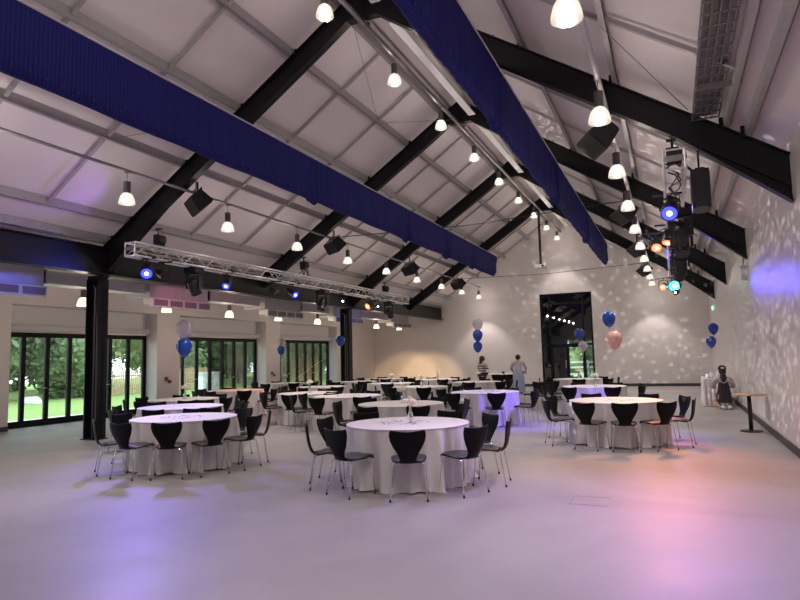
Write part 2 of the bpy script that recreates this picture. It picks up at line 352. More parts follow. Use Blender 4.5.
# ------------------------------------------------------------ steel frame
def ibeam_prof(bm, web, topline, botline, y, fw=.085, tf=.022):
    prism(bm, web, 'y', y - .012, y + .012)
    for line in (topline, botline):
        for (x0, z0), (x1, z1) in zip(line, line[1:]):
            s = -tf if line is topline else tf
            prism(bm, [(x0, z0), (x1, z1), (x1, z1 + s), (x0, z0 + s)], 'y', y - fw, y + fw)
dep = .47
fname = ['rear', 'overhead', 'nearest visible', 'second', 'third', 'farthest']
for k, y in enumerate(FR):
    lab = ['black steel portal frame well behind the camera', 'black steel portal frame just above the camera',
           'nearest black steel roof frame with the tall column at left', 'second black steel roof frame from the camera, meeting the eaves beam',
           'third black steel roof frame from the camera, on the far column', 'farthest black steel roof frame, closest to the back wall'][k]
    pf = thing('portal_frame', lab, 'roof frame', (0, y, 0), 0, 'black steel roof frames')
    col = (k % 2 == 0)
    # left rafter
    bl = [(XR0, ZA - dep - .16), (-5.2, ZA - dep - .18), (-5.75, rtop(-5.75) - dep), (-9.7, rtop(-9.7) - dep), (-11.52, 3.50) if col else (XL + .1, rtop(XL + .1) - dep)]
    tl = [(XR0, ZA), (XL - .1, rtop(XL - .1))]
    web = [(XR0, ZA)] + [(XL - .1, rtop(XL - .1))] + ([(XL - .2, 3.5)] if col else [(XL - .1, rtop(XL) - dep)]) + bl[::-1]
    bm = nb(); ibeam_prof(bm, web, tl, bl, 0); obj('rafter', bm, 'black', pf)
    br = [(XR0, ZA - dep - .16), (-4.58, ZA - dep - .18), (-4.03, rtop(-4.03) - dep), (.25, rtop(.25) - dep), (XW - .01, 3.60)]
    tr = [(XR0, ZA), (XW - .01, rtop(XW))]
    web = [(XR0, ZA), (XW - .01, rtop(XW))] + br[::-1]
    bm = nb(); ibeam_prof(bm, web, tr, br, 0); obj('rafter', bm, 'black', pf)
    # haunch stiffener line on the right end
    bm = nb(); prism(bm, [(.25, rtop(.25) - dep - .0), (XW - .02, rtop(XW) - dep), (XW - .02, rtop(XW) - dep + .02), (.25, rtop(.25) - dep + .02)], 'y', -.075, .075); obj('stiffener', bm, 'black', pf)
    if col:
        bm = nb(); x0, x1 = -11.89, -11.50
        box(bm, x0, x1, -.012, .012, 0.02, 3.52); box(bm, x0, x0 + .025, -.13, .13, 0.02, 3.52); box(bm, x1 - .025, x1, -.13, .13, .02, 3.52); box(bm, x0 - .04, x1 + .04, -.17, .17, 0, .02)
        box(bm, x0, x1 - .01, -.1, .1, 3.50, 3.60)
        obj('column', bm, 'black', pf)
        bm = nb(); tube(bm, [(x0 + .16, -.03, .02), (x0 + .16, -.03, 3.3), (x0 + .1, -.03, 3.42)], .016, 6); tube(bm, [(x0 + .24, -.03, .02), (x0 + .24, -.03, 3.38)], .012, 6)
        obj('conduit', bm, 'galv', pf, True)
bm = nb()
box(bm, XL - .012, XL + .012, YN + .02, YB - .02, 3.59, 4.20); box(bm, XL - .13, XL + .13, YN + .02, YB - .02, 3.59, 3.62); box(bm, XL - .13, XL + .13, YN + .02, YB - .02, 4.18, 4.20)
tag(obj('eaves_beam', bm, 'black'), 'long black steel eaves beam along the column heads', 'beam')

# purlins with their cross rails
PX = [-11.35, -10.78, -9.2, -7.75, -6.45, -5.4, -4.38, -3.3, -2.0, -.6, .86, 1.12]
def zpur(x): return rtop(x)
rail_me = {}
NMR = {}
for i, x in enumerate(PX):
    side = 'left' if x < XR0 else 'right'
    seq = [q for q in PX if (q < XR0) == (x < XR0)]
    if x < XR0: nth = sorted(seq).index(x); where = '%s from the left eaves on the left roof slope' % ORD[nth]
    else: nth = sorted(seq).index(x); where = '%s from the ridge on the right roof slope' % ORD[nth]
    p = thing('purlin', 'grey galvanised roof purlin, %s' % where, 'purlin', (x, 0, zpur(x)), 0, 'galvanised roof purlins')
    bm = nb(); s = -1 if x < XR0 else 1
    # C section
    box(bm, -.008, .008, YN, YB, .005, .165); box(bm, min(0, s * .07), max(0, s * .07), YN, YB, .003, .013); box(bm, min(0, s * .07), max(0, s * .07), YN, YB, .153, .163)
    box(bm, min(s * .062, s * .07), max(s * .062, s * .07), YN, YB, .003, .03)
    obj('channel', bm, 'galvl' if x > .5 else 'purl', p)
    # cross rails to the next purlin towards the ridge
    nxt = [q for q in PX if (q > x and q < XR0)] if x < XR0 else [q for q in PX if q < x and q > XR0]
    if nxt:
        q = min(nxt) if x < XR0 else max(nxt)
        if abs(q - x) > .6:
            bm = nb(); dz = zpur(q) - zpur(x); dx = q - x; g = .02 if dx > 0 else -.02
            prism(bm, [(g, .05 ), (dx - g, dz + .05), (dx - g, dz + .06), (g, .06)], 'y', -.03, .03)
            prism(bm, [(g, .06), (dx - g, dz + .06), (dx - g, dz + .12), (g, .12)], 'y', -.03, -.022)
            me = None
            for y0 in FR[1:] + [32.5]:
                for t in (1, 2):
                    yy = y0 - 5.71 + t * 1.903
                    if yy > YB - .2 or yy < 0: continue
                    if me is None: o = obj('cross_rail', bm, 'purl', p); me = o.data
                    else: o = bpy.data.objects.new('cross_rail', me); C.objects.link(o); o.parent = p
                    o.location = (0, yy, 0)
    # cleats at each frame
    for y0 in FR[1:]:
        bm = nb(); box(bm, -.03 - .03 * s, .03 - .03 * s, y0 + .02, y0 + .05, .0, .17); obj('cleat', bm, 'black', p)

# ridge trim: flat plates with pipes under the apex
bm = nb(); box(bm, XR0 - .42, XR0 - .28, YN, YB, ZA - .18, ZA - .165); tag(obj('cable_tray', bm, 'galvl'), 'pale flat cable tray just left of the roof ridge', 'cable tray')
bm = nb(); box(bm, XR0 + .22, XR0 + .36, YN, YB, ZA - .20, ZA - .185); tag(obj('cable_tray', bm, 'galvl'), 'pale flat cable tray just right of the roof ridge', 'cable tray')
def pipe(x, z, r, y0, y1, label, m='galv', posts=True):
    p = thing('lighting_pipe', label, 'pipe', (x, 0, z))
    bm = nb(); tube(bm, [(0, y0, 0), (0, y1, 0)], r, 10); obj('pipe', bm, m, p, True)
    for y in FR:
        if y < y0: continue
        bm = nb(); tube(bm, [(0, y + .1, 0), (0, y + .1, rtop(x) - z + .01)], .012, 6); box(bm, -.05, .05, y + .07, y + .13, r, r + .05); obj('hanger', bm, 'galv', p)
    return p
pipe(LAMP_X[0], 7.78, .05, 0, YB - .05, 'grey conduit pipe slung under the roof ridge carrying lamps', 'galv')
pipe(LAMP_X[1], 5.16, .028, 0, YB - .6, 'thin grey conduit pipe along the left roof slope carrying lamps', 'galv')
pipe(LAMP_X[2], 5.24, .038, 3, YB - .6, 'pale grey conduit pipe along the right roof slope carrying lamps', 'galvl')
# wide perforated cable ladder on right slope
cl = thing('cable_ladder', 'wide grey slotted cable ladder high on the right roof slope', 'cable tray', (.64, 0, rtop(.69) - .0))
bm = nb(); y = 4.2
for dx in (-.19, -.1, -.02, .06, .15): box(bm, dx - .008, dx + .008, 4.1, 9.5, .0, .05)
obj('rail', bm, 'galv', cl)
bm = nb()
rung = None
while y < 9.5:
    if rung is None: box(bm, -.19, .15, 0, .035, .0, .012); rung = obj('rung', bm, 'galv', cl); o = rung
    else: o = rung.copy(); C.objects.link(o); o.parent = cl
    o.location = (0, y, 0); y += .25
bm = nb(); box(bm, -.17, .13, 4.1, 9.5, .055, .06); obj('tray_bed', bm, 'galv', cl)
bm = nb(); box(bm, -.18, .32, 8.2, 8.26, -.05, -.0); obj('support', bm, 'galv', cl)

# thin bracing wires
def wire(pts, label, r=.008, m='galv'):
    bm = nb(); tube(bm, pts, r, 5); return tag(obj('bracing_wire', bm, m, None, True), label, 'wire')
wire([(-8.97, 15.45, 5.19), (-4.86, 15.45, 5.10), (-.70, 15.45, 5.27)], 'thin black cable strung across the hall at the second roof frame', .012, 'dark')
wire([(-8.97, 26.85, 5.19), (-4.86, 26.85, 5.12), (-.70, 26.85, 5.27)], 'thin black cable strung across the hall at the farthest roof frame', .012, 'dark')
for (a, b, l) in [((-6.45, 13.47, rtop(-6.45)), (-5.2, 9.8, 8.0), 'from the nearest frame apex down the left slope'), ((-6.45, 13.47, rtop(-6.45)), (-4.95, 15.3, 8.0), 'up to the second frame apex on the left slope'),
                  ((-9.2, 7.76, rtop(-9.2)), (-7.85, 9.6, rtop(-7.85) - .1), 'above the first lamp on the left slope'), ((-.6, 7.8, rtop(-.6)), (.4, 9.5, rtop(.4)), 'beside the cable ladder on the right slope')]:
    wire([a, b], 'thin grey bracing wire ' + l, .006)

# ------------------------------------------------------------ blue drapes
def drape(x, y0, y1, zt, zb, wdt, label, seams, name='ceiling_drape'):
    d = thing(name, label, 'drape', (x, 0, zt))
    edges = [y0] + [s for s in seams if y0 < s < y1] + [y1]
    for i, (a, b) in enumerate(zip(edges, edges[1:])):
        n = max(6, int((b - a) / .045)); bm = nb(); rows = []
        last = (i == len(edges) - 2)
        h = zt - zb
        for j in range(n + 1):
            t = j / n; y = a + (b - a) * t
            sag = .015 * math.sin(PI * t) + .008 * math.sin(3 * y) + .10 * math.exp(-((1 - t) * (b - a) / .28) ** 2) * (0 if last else 1)
            endc = 0
            if last and y > b - .55: u = (y - b + .55) / .55; endc = h * .8 * (1 - math.sqrt(max(0, 1 - u * u)))
            flare = .06 * (math.exp(-(t * (b - a) / .3) ** 2) + math.exp(-((1 - t) * (b - a) / .3) ** 2))
            row = []
            K = 11
            for q in range(K):
                s = q / (K - 1)    # 0 right top -> 1 left top, through the bottom
                ang = s * PI
                if s < .36: px = wdt / 2; pz = -(s / .36) * (h - wdt * .5)
                elif s > .64: px = -wdt / 2; pz = -((1 - s) / .36) * (h - wdt * .5)
                else:
                    aa = (s - .36) / .28 * PI; px = math.cos(aa) * wdt / 2; pz = -(h - wdt * .5) - math.sin(aa) * wdt * .5
                dep_ = -pz / h
                fold = (.004 * math.sin(y * 23 + q * .3) + .007 * math.sin(y * 7.3 + 1.3 * i) + flare * math.sin(y * 26) * .5) * (.25 + dep_)
                px2 = px + (fold if px >= 0 else -fold) * (1 if abs(px) > .3 * wdt else .3)
                row.append(bm.verts.new((px2, y, pz * (1 + sag / h * (1 if dep_ > .8 else dep_)) + endc * dep_)))
            rows.append(row)
        for r0, r1 in zip(rows, rows[1:]):
            for q in range(K - 1): bm.faces.new((r0[q], r1[q], r1[q + 1], r0[q + 1]))
        if last:
            bm.faces.new(rows[-1])
        if i == 0: bm.faces.new(rows[0][::-1])
        obj('fabric_panel', bm, 'drape', d, True)
    bm = nb(); tube(bm, [(wdt / 2, y0, .01), (wdt / 2, y1, .01)], .018, 6); tube(bm, [(-wdt / 2, y0, .01), (-wdt / 2, y1, .01)], .018, 6); obj('rail', bm, 'galvl', d, True)
    bm = nb(); tube(bm, [(wdt / 2 + .006, 0, -(h - wdt * .5 - .03)), (wdt / 2 + .014, 0, -(h - wdt * .5 - .03))], .017, 8)
    e0 = obj('eyelet', bm, 'dark', d); yy = y0 + .4; e0.location = (0, yy, 0)
    while yy < y0 + 13: yy += .24; e = e0.copy(); C.objects.link(e); e.parent = d; e.location = (0, yy, 0)
    for y in FR:
        if y0 < y < y1:
            bm = nb(); tube(bm, [(0, y + .12, 0), (0, y + .12, rtop(x) - zt + .1)], .01, 5); box(bm, -wdt / 2, wdt / 2, y + .1, y + .14, -.01, .02); obj('hanger', bm, 'dark', d)
    return d
drape(-7.52, 2.0, 28.3, 6.32, 5.33, .16, 'long royal blue fabric drape hung below the left roof slope', [3.9, 12.1, 17.6, 21.3, 24.6])
drape(-2.48, 2.0, 28.3, 6.44, 5.43, .16, 'long royal blue fabric drape hung below the right roof slope', [9.75, 15.3, 21.3])

# ------------------------------------------------------------ pendant lamps
def make_lamp(glow, low=False):
    t = thing('pendant_lamp', 'x', 'lamp', (0, 0, 0), 0, 'glass pendant lamps')
    bm = nb(); tube(bm, [(0, 0, .33), (0, 0, .52)], .006, 6); lathe(bm, [(.05, .505), (.05, .53)], 12); obj('cord', bm, 'galv', t)
    bm = nb(); lathe(bm, [(.03, .34), (.058, .335), (.062, .32), (.062, .12), (.05, .10)], 20); obj('gear_housing', bm, 'gear', t, False)
    bm = nb(); N_ = 36; rings = []
    for r, z in [(.050, .125), (.072, .108), (.098, .078), (.120, .03), (.136, -.03), (.142, -.085)]:
        rings.append([bm.verts.new(((r + (.003 if k % 2 else -.002)) * math.cos(2 * PI * k / N_), (r + (.003 if k % 2 else -.002)) * math.sin(2 * PI * k / N_), z)) for k in range(N_)])
    for a, b in zip(rings, rings[1:]):
        for k in range(N_): bm.faces.new((a[k], a[(k + 1) % N_], b[(k + 1) % N_], b[k]))
    obj('shade', bm, glow, t, True)
    bm = nb(); lathe(bm, [(.01, .10), (.03, .07), (.045, .0), (.03, -.035), (.008, -.045)], 14); obj('bulb', bm, 'bulb' if not low else glow, t, True)
    return t
lamp0 = make_lamp('glow'); used = [False]
def place_lamp(x, y, z, label, group):
    if not used[0]:
        used[0] = True; lamp0.location = (x, y, z); lamp0['label'] = label; lamp0['group'] = group
    else: dup(lamp0, (x, y, z), 0, label, group)
LY0, LS = 5.46, 2.74
def vis(n): return n
for row, (x, z, nm) in enumerate([(LAMP_X[0], 7.26, 'under the roof ridge'), (LAMP_X[1], 4.62, 'along the left roof slope'), (LAMP_X[2], 4.72, 'along the right roof slope')]):
    vi = 0
    for i in range(-2, 10):
        y = LY0 + i * LS if row != 1 else 7.95 - LS + 2.78 * i
        inview = y > (5.0 if row == 2 else 7.5)
        if row == 0 and i == 8: pass
        if inview:
            lab = 'lit glass pendant lamp %s, %s in view from the camera' % (nm, ORD[vi]); vi += 1
            place_lamp(x, y, z, lab, 'pendant lamps ' + nm)
        light('pendant_light', 'SPOT', (x, y, z - .10), 150 if inview else 100, warm, (x, y, 0), shadow_soft_size=.07, spot_size=math.radians(86), spot_blend=.45)
        light('pendant_glow', 'POINT', (x, y, z + .01), 42 if inview else 30, warm, shadow_soft_size=.075)
# fixture conduit drops from ridge pipe handled by the cord length
lowlamp = make_lamp('glowlow', True); lowlamp['group'] = 'warm pendant lamps in the left aisle'
lowlamp.location = (-13.2, 10.5, 3.16); lowlamp['label'] = 'warm glass pendant lamp in the left aisle, first in view from the camera'
for i in range(1, 8):
    y = 10.5 + 2.72 * i
    if i == 5: continue
    dup(lowlamp, (-13.2, y, 3.16), 0, 'warm glass pendant lamp in the left aisle, %s in view from the camera' % ORD[i if i < 5 else i - 1], 'warm pendant lamps in the left aisle')
for y in (10.5, 15.9, 21.4, 26.8): light('aisle_light', 'POINT', (-13.2, y, 2.9), 22, (1, .8, .62), shadow_soft_size=.15)
bm = nb()
for zz in (3.70,): tube(bm, [(-13.2, 8, zz), (-13.2, 30.5, zz)], .02, 6)
for y in range(9, 31, 3): tube(bm, [(-13.2, y, 3.70), (-13.2, y, ZE - .003)], .008, 5)
tag(obj('lighting_track', bm, 'galv'), 'thin grey track under the aisle ceiling carrying warm lamps', 'track')

# ------------------------------------------------------------ trusses
def truss(x, z, y0, y1, label, group='aluminium lighting trusses'):
    t = thing('lighting_truss', label, 'truss', (x, y0, z), 0, group); h = .135; Lq = y1 - y0
    for sx in (-1, 1):
        for sz in (-1, 1):
            bm = nb(); tube(bm, [(sx * h, 0, sz * h), (sx * h, Lq, sz * h)], .024, 8); obj('chord', bm, 'alu', t, True)
    bm = nb(); n = int(Lq / .34)
    for i in range(n):
        a = Lq * i / n; b = Lq * (i + 1) / n; s = 1 if i % 2 else -1
        for sx in (-1, 1): tube(bm, [(sx * h, a, s * h), (sx * h, b, -s * h)], .010, 5)
        if i % 2 == 0: tube(bm, [(s * h, a, -h), (-s * h, b, -h)], .008, 5)
    for a in (0, Lq):
        for sx in (-1, 1): tube(bm, [(sx * h, a, -h), (sx * h, a, h)], .014, 6)
        for sz in (-1, 1): tube(bm, [(-h, a, sz * h), (h, a, sz * h)], .014, 6)
    obj('lacing', bm, 'alu', t)
    bm = nb(); box(bm, -h + .02, h - .02, -.02, .0, -.03, .05); obj('end_plate', bm, 'galv', t)
    return t
TLX, TLZ, TRX, TRZ = -10.05, 3.97, .17, 4.24
truss(TLX, TLZ, 9.05, 23.2, 'long aluminium lighting truss hung beside the left columns')
truss(TRX, TRZ, 9.0, 23.2, 'aluminium lighting truss hung near the right wall')
def hoist(x, y, zb, zt, label):
    t = thing('chain_hoist', label, 'hoist', (x, y, zb), 0, 'black chain hoists holding the trusses')
    hh = zt - zb
    bm = nb(); box(bm, -.09, .09, -.07, .07, hh - .38, hh - .14); lathe(bm, [(.07, hh - .34), (.09, hh - .3), (.09, hh - .22), (.07, hh - .18)], 12, (.1, 0, 0)); obj('hoist_body', bm, 'dark', t)
    bm = nb(); tube(bm, [(0, 0, hh - .14), (0, 0, hh)], .02, 6); box(bm, -.08, .08, -.03, .03, hh - .03, hh); obj('beam_clamp', bm, 'chain', t)
    bm = nb()
    for sx, sy in ((-1, -1), (-1, 1), (1, -1), (1, 1)): tube(bm, [(sx * .145, sy * .2, .0), (sx * .03, 0, hh - .38)], .012, 5)
    obj('sling', bm, 'chain', t)
    bm = nb(); tube(bm, [(.05, .02, hh - .36), (.12, .05, .2), (.10, .05, .02)], .018, 6); obj('chain', bm, 'chain', t)
HN = ['nearest', 'second', 'third']
for i, k in enumerate((2, 3, 4)):
    y = FR[k] + .16 
    hoist(TLX, y, TLZ + .125, rtop(TLX) - dep + .02 - (.18 if k != 3 else 0), '%s black chain hoist from the camera on the left truss' % HN[i])
    hoist(TRX, y, TRZ + .125, rtop(TRX) - dep + .02, '%s black chain hoist from the camera on the right truss' % HN[i])

def loom(x, z, y0, y1, label, sd):
    rnd = random.Random(sd); bm = nb()
    for q in range(3):
        pts = []; y = y0
        while y < y1: pts.append((x + rnd.uniform(-.09, .09), y, z - .14 - rnd.uniform(0, .10))); y += rnd.uniform(.25, .5)
        tube(bm, pts, .012, 5)
    tag(obj('power_cable', bm, 'dark', None, True), label, 'cable')
loom(TLX, TLZ + .1, 9.2, 22.8, 'black power cables strung along the left truss', 3)
loom(TRX, TRZ + .05, 9.1, 22.8, 'black power cables strung along the right truss', 5)
# stage lights
def par(x, y, z, tgt, lens, core, label, size=.14, on=None, energy=0, color=(1, 1, 1), spot=40, blend=.5, hang=.28, g=None, soft=.1):
    t = thing('stage_spotlight', label, 'stage light', (x, y, z), 0, g or 'stage spotlights on the trusses')
    q = (Vector(tgt) - Vector((x, y, z))).to_track_quat('-Z', 'Y').to_matrix().to_4x4()
    bm = nb(); lathe(bm, [(size * .55, .2), (size * .8, .17), (size, .1), (size, -.1), (size * 1.04, -.12)], 20, capt=True, capb=True)
    for k in range(6): lathe(bm, [(size * .62, .20 + .012 * k), (size * .62, .205 + .012 * k)], 14)
    bmesh.ops.transform(bm, matrix=q, verts=bm.verts[:]); obj('can', bm, 'dark', t, False)
    bm = nb(); lathe(bm, [(size * .88, -.122), (size * .88, -.128)], 20); bmesh.ops.transform(bm, matrix=q, verts=bm.verts[:]); obj('lens', bm, lens, t)
    bm = nb(); lathe(bm, [(size * .34, -.129), (size * .28, -.140)], 16); bmesh.ops.transform(bm, matrix=q, verts=bm.verts[:]); obj('lamp_core', bm, core, t, True)
    bm = nb(); s = size + .02
    tube(bm, [(-s, 0, 0), (-s, 0, hang * .6), (0, 0, hang * .75), (s, 0, hang * .6), (s, 0, 0)], .012, 6); tube(bm, [(0, 0, hang * .7), (0, 0, hang)], .022, 8); box(bm, -.25, .25, -.025, .025, hang - .03, hang + .0); obj('yoke', bm, 'dark', t)
    if energy:
        d = (Vector(tgt) - Vector((x, y, z))).normalized()
        light('stage_beam', 'SPOT', Vector((x, y, z)) + d * .17, energy, color, tgt, spot_size=math.radians(spot), spot_blend=blend, shadow_soft_size=soft)
def mover(x, y, z, label, tilt=.5, hang=.5):
    t = thing('moving_head_light', label, 'stage light', (x, y, z), 0, 'unlit moving head lights on the trusses')
    bm = nb(); box(bm, -.17, .17, -.15, .15, hang - .14, hang - .02); box(bm, -.03, .03, -.12, .12, hang - .02, hang + .02); obj('base', bm, 'dark', t)
    bm = nb(); box(bm, -.2, -.15, -.06, .06, .0, hang - .14); box(bm, .15, .2, -.06, .06, .0, hang - .14); box(bm, -.2, .2, -.07, .07, hang - .18, hang - .13); obj('yoke', bm, 'dark', t)
    bm = nb(); lathe(bm, [(.08, .17), (.13, .12), (.14, 0), (.125, -.14), (.13, -.2)], 18); bmesh.ops.transform(bm, matrix=Matrix.Rotation(tilt, 4, 'X'), verts=bm.verts[:])
    bmesh.ops.translate(bm, vec=(0, 0, .05), verts=bm.verts[:]); obj('head', bm, 'dark', t, False)
zb = TLZ - .125
BL = (.12, .14, 1.0); OR = (1.0, .25, .09); CY = (.1, .9, .8)
par(TLX, 9.5, zb - .28, (-6.2, 5.6, 0), 'lblue', 'lbluec', 'blue stage spotlight at the near end of the left truss', .125, energy=230, color=(.24, .2, 1), spot=66, blend=.9)
par(TLX, 12.05, zb - .28, (-9.0, 9.3, .7), 'lblue', 'lbluec', 'second blue stage spotlight along the left truss', .10, energy=600, color=(.13, .08, 1), spot=34, blend=.8)
par(TLX, 14.95, zb - .28, (-4.0, 13.0, 0), 'lblue', 'lbluec', 'third blue stage spotlight along the left truss', .10, energy=420, color=BL, spot=34, blend=.7)
par(TLX, 19.9, zb - .28, (-12.0, 15, 0.5), 'lorange', 'lorangec', 'orange stage spotlight toward the far end of the left truss', .13, energy=900, color=OR, spot=26)
par(TLX, 20.6, zb - .28, (-3, 6, 0.5), 'dark', 'lwhite', 'small white stage spotlight beside the orange one on the left truss', .09)
par(TLX, 17.9, zb - .28, (-3, 6, 0.5), 'dark', 'lwhite', 'white stage spotlight above the far column on the left truss', .08)
par(TLX, 9.95, zb - .30, (-2, 7, 0.5), 'dark', 'dark', 'unlit black stage spotlight beside the nearest blue one', .1)
par(TLX, 14.0, zb - .30, (-9, 8, 3), 'dark', 'dark', 'unlit black stage spotlight between the second and third blue ones', .1)
mover(TLX, 10.9, zb - .52, 'black moving head light between the first two blue spotlights', .5)
mover(TLX, 16.6, zb - .52, 'black moving head light past the third blue spotlight on the left truss', -.5)
mover(TLX, 21.6, zb - .52, 'black moving head light near the far end of the left truss', .7)
zb = TRZ - .125
par(TRX - .08, 10.6, zb - .24, (-.6, 5.0, 0), 'lblue', 'lbluec', 'blue stage spotlight at the near end of the right truss', .13, energy=370, color=(.32, .18, 1.0), spot=80, blend=1.0)
par(TRX - .36, 14.2, zb - .2, (-.2, 9.6, 0), 'lorange', 'lorangec', 'left one of two orange stage spotlights on the right truss', .115, energy=620, color=OR, spot=50, blend=.9)
par(TRX - .12, 13.4, zb - .2, (-.7, 12.0, 0), 'lorange', 'lorangec', 'right one of two orange stage spotlights on the right truss', .115, energy=460, color=OR, spot=36, blend=.8)
par(TRX, 21.0, zb - .45, (-2, 3, 1), 'lcyan', 'lcyanc', 'cyan stage spotlight at the far end of the right truss', .18, energy=230, color=(.05, .03, 1.0), spot=45)
par(TRX - .32, 20.6, zb - .5, (-2.5, 8, .5), 'lorange', 'lorangec', 'small orange stage spotlight beside the cyan one', .11, energy=60, color=OR)
par(TRX + .02, 19.9, zb - .75, (-2, 3, 1), 'dark', 'lwhite', 'small white stage spotlight beneath the cyan one', .08, hang=.7)
mover(TRX + .08, 11.6, zb - .50, 'black moving head light behind the blue spotlight on the right truss', .6)
mover(TRX + .10, 12.6, zb - .55, 'black moving head light before the orange pair on the right truss', -.4)
mover(TRX + .12, 15.8, zb - .52, 'black moving head light past the orange pair on the right truss', .3)
mover(TRX + .1, 17.6, zb - .50, 'black moving head light midway to the cyan spotlight on the right truss', .8)
# black bag / speaker at near end of right truss
bm = nb(); box(bm, .38, .62, 9.45, 9.95, 3.64, 4.20); bmesh.ops.bevel(bm, geom=bm.edges[:], offset=.06, segments=2)
t = tag(obj('cable_bag', bm, 'dark'), 'black cable bag hanging beside the near end of the right truss', 'bag')
bm = nb(); tube(bm, [(.42, 9.6, 4.19), (.30, 9.6, 4.32)], .02, 6); tube(bm, [(.5, 9.7, 4.19), (.5, 9.7, rtop(.5) - dep)], .015, 6); obj('strap', bm, 'dark', t)

# loudspeakers under the rafters
def speaker(x, y, z, ry, rz, label):
    t = thing('loudspeaker', label, 'speaker', (x, y, z), rz, 'black loudspeakers under the roof frames')
    bm = nb(); poly = [(-.17, -.19), (.17, -.19), (.22, .0), (.17, .19), (-.17, .19)]
    prism(bm, [(-.2, -.17), (.2, -.17), (.14, .17), (-.14, .17)], 'x', -.33, .33)
    bmesh.ops.bevel(bm, geom=bm.edges[:], offset=.025, segments=2)
    rot = Matrix.Rotation(ry, 4, 'X')
    bmesh.ops.transform(bm, matrix=rot, verts=bm.verts[:]); obj('cabinet', bm, 'dark', t)
    bm = nb(); box(bm, -.29, .29, -.16, .16, -.185, -.172); bmesh.ops.transform(bm, matrix=rot, verts=bm.verts[:]); obj('grille', bm, 'rubber', t)
    bm = nb(); tube(bm, [(-.36, 0, 0), (-.36, 0, .24), (.36, 0, .24), (.36, 0, 0)], .014, 6); tube(bm, [(0, 0, .24), (0, 0, rtop(x) - dep - z + .02)], .02, 6); obj('bracket', bm, 'dark', t)
SN = ['nearest', 'second', 'third', 'farthest']
for i, k in enumerate((2, 3, 4, 5)):
    speaker(-8.98, FR[k] + .16, 4.98, .75, math.radians(-35), '%s black loudspeaker from the camera on the left roof slope' % SN[i])
    speaker(-.87, FR[k] + .16, 4.98, .75, math.radians(115), '%s black loudspeaker from the camera on the right roof slope' % SN[i])

# projector on a pole from the ridge
PY = 25.8
t = thing('projector', 'grey projector on a long pole hanging from the roof ridge', 'projector', (XR0, PY, 5.32))
bm = nb(); box(bm, -.22, .22, -.17, .17, -.07, .07); bmesh.ops.bevel(bm, geom=bm.edges[:], offset=.02, segments=2); obj('body', bm, 'duct', t)
bm = nb(); tube(bm, [(.10, -.17, 0), (.10, -.21, 0)], .045, 14); obj('lens', bm, 'rubber', t)
bm = nb(); tube(bm, [(0, 0, .07), (0, 0, 2.55)], .05, 10); box(bm, -.1, .1, -.1, .1, .07, .1); obj('pole', bm, 'dark', t)

# ------------------------------------------------------------ aisle ducts
def fcu(y0, y1, n, m, label, x=-12.45, z0=3.12):
    t = thing('fan_coil_unit', label, 'air unit', (x, y0, z0), 0, 'fan coil units in the left aisle'); Lq = y1 - y0
    bm = nb(); box(bm, -1.0, -.12, 0, Lq, .26, .74); obj('casing', bm, 'duct', t)
    bm = nb(); box(bm, -.12, .0, 0, Lq, .0, .24); box(bm, -.4, -.12, .05, Lq - .05, .08, .24); obj('plenum', bm, 'white', t)
    for i in range(n):
        a = Lq * i / n + .05; b = Lq * (i + 1) / n - .05
        bm = nb(); box(bm, .0, .012, a, b, .04, .2)
        for q in range(6): box(bm, .012, .022, a, b, .05 + q * .025, .057 + q * .025)
        obj('grille', bm, 'grille', t)
    bm = nb()
    for a in (.15, Lq - .15): tube(bm, [(-.5, a, .74), (-.5, a, ZE - z0)], .012, 5)
    obj('hanger_rod', bm, 'galv', t)
def duct(y0, y1, label, x=-12.9, z=3.46, h=.28, wd=.5):
    bm = nb(); box(bm, x - wd / 2, x + wd / 2, y0, y1, z, z + h)
    yy = y0
    while yy < y1: box(bm, x - wd / 2 - .02, x + wd / 2 + .02, yy, yy + .03, z - .02, z + h + .02); yy += 1.2
    for a in (y0 + .2, y1 - .2): tube(bm, [(x, a, z + h), (x, a, ZE - .004)], .012, 5)
    tag(obj('air_duct', bm, 'duct'), label, 'duct')
fcu(6.6, 9.0, 4, 'white', 'fan coil unit with grey grilles left of the near black column')
fcu(12.0, 14.2, 4, 'white', 'fan coil unit glowing pink and blue between the first two blue spotlights')
fcu(17.0, 19.2, 4, 'white', 'fan coil unit just left of the far black column')
fcu(21.6, 24.0, 4, 'white', 'fan coil unit just right of the far black column')
fcu(27.2, 29.4, 4, 'white', 'fan coil unit farthest away near the back wall')
duct(9.1, 11.9, 'grey rectangular air duct behind the near black column')
duct(14.4, 16.8, 'grey rectangular air duct above the middle glazed doors')
duct(19.4, 21.4, 'grey rectangular air duct behind the far black column')
duct(24.2, 27.0, 'grey rectangular air duct toward the back wall')

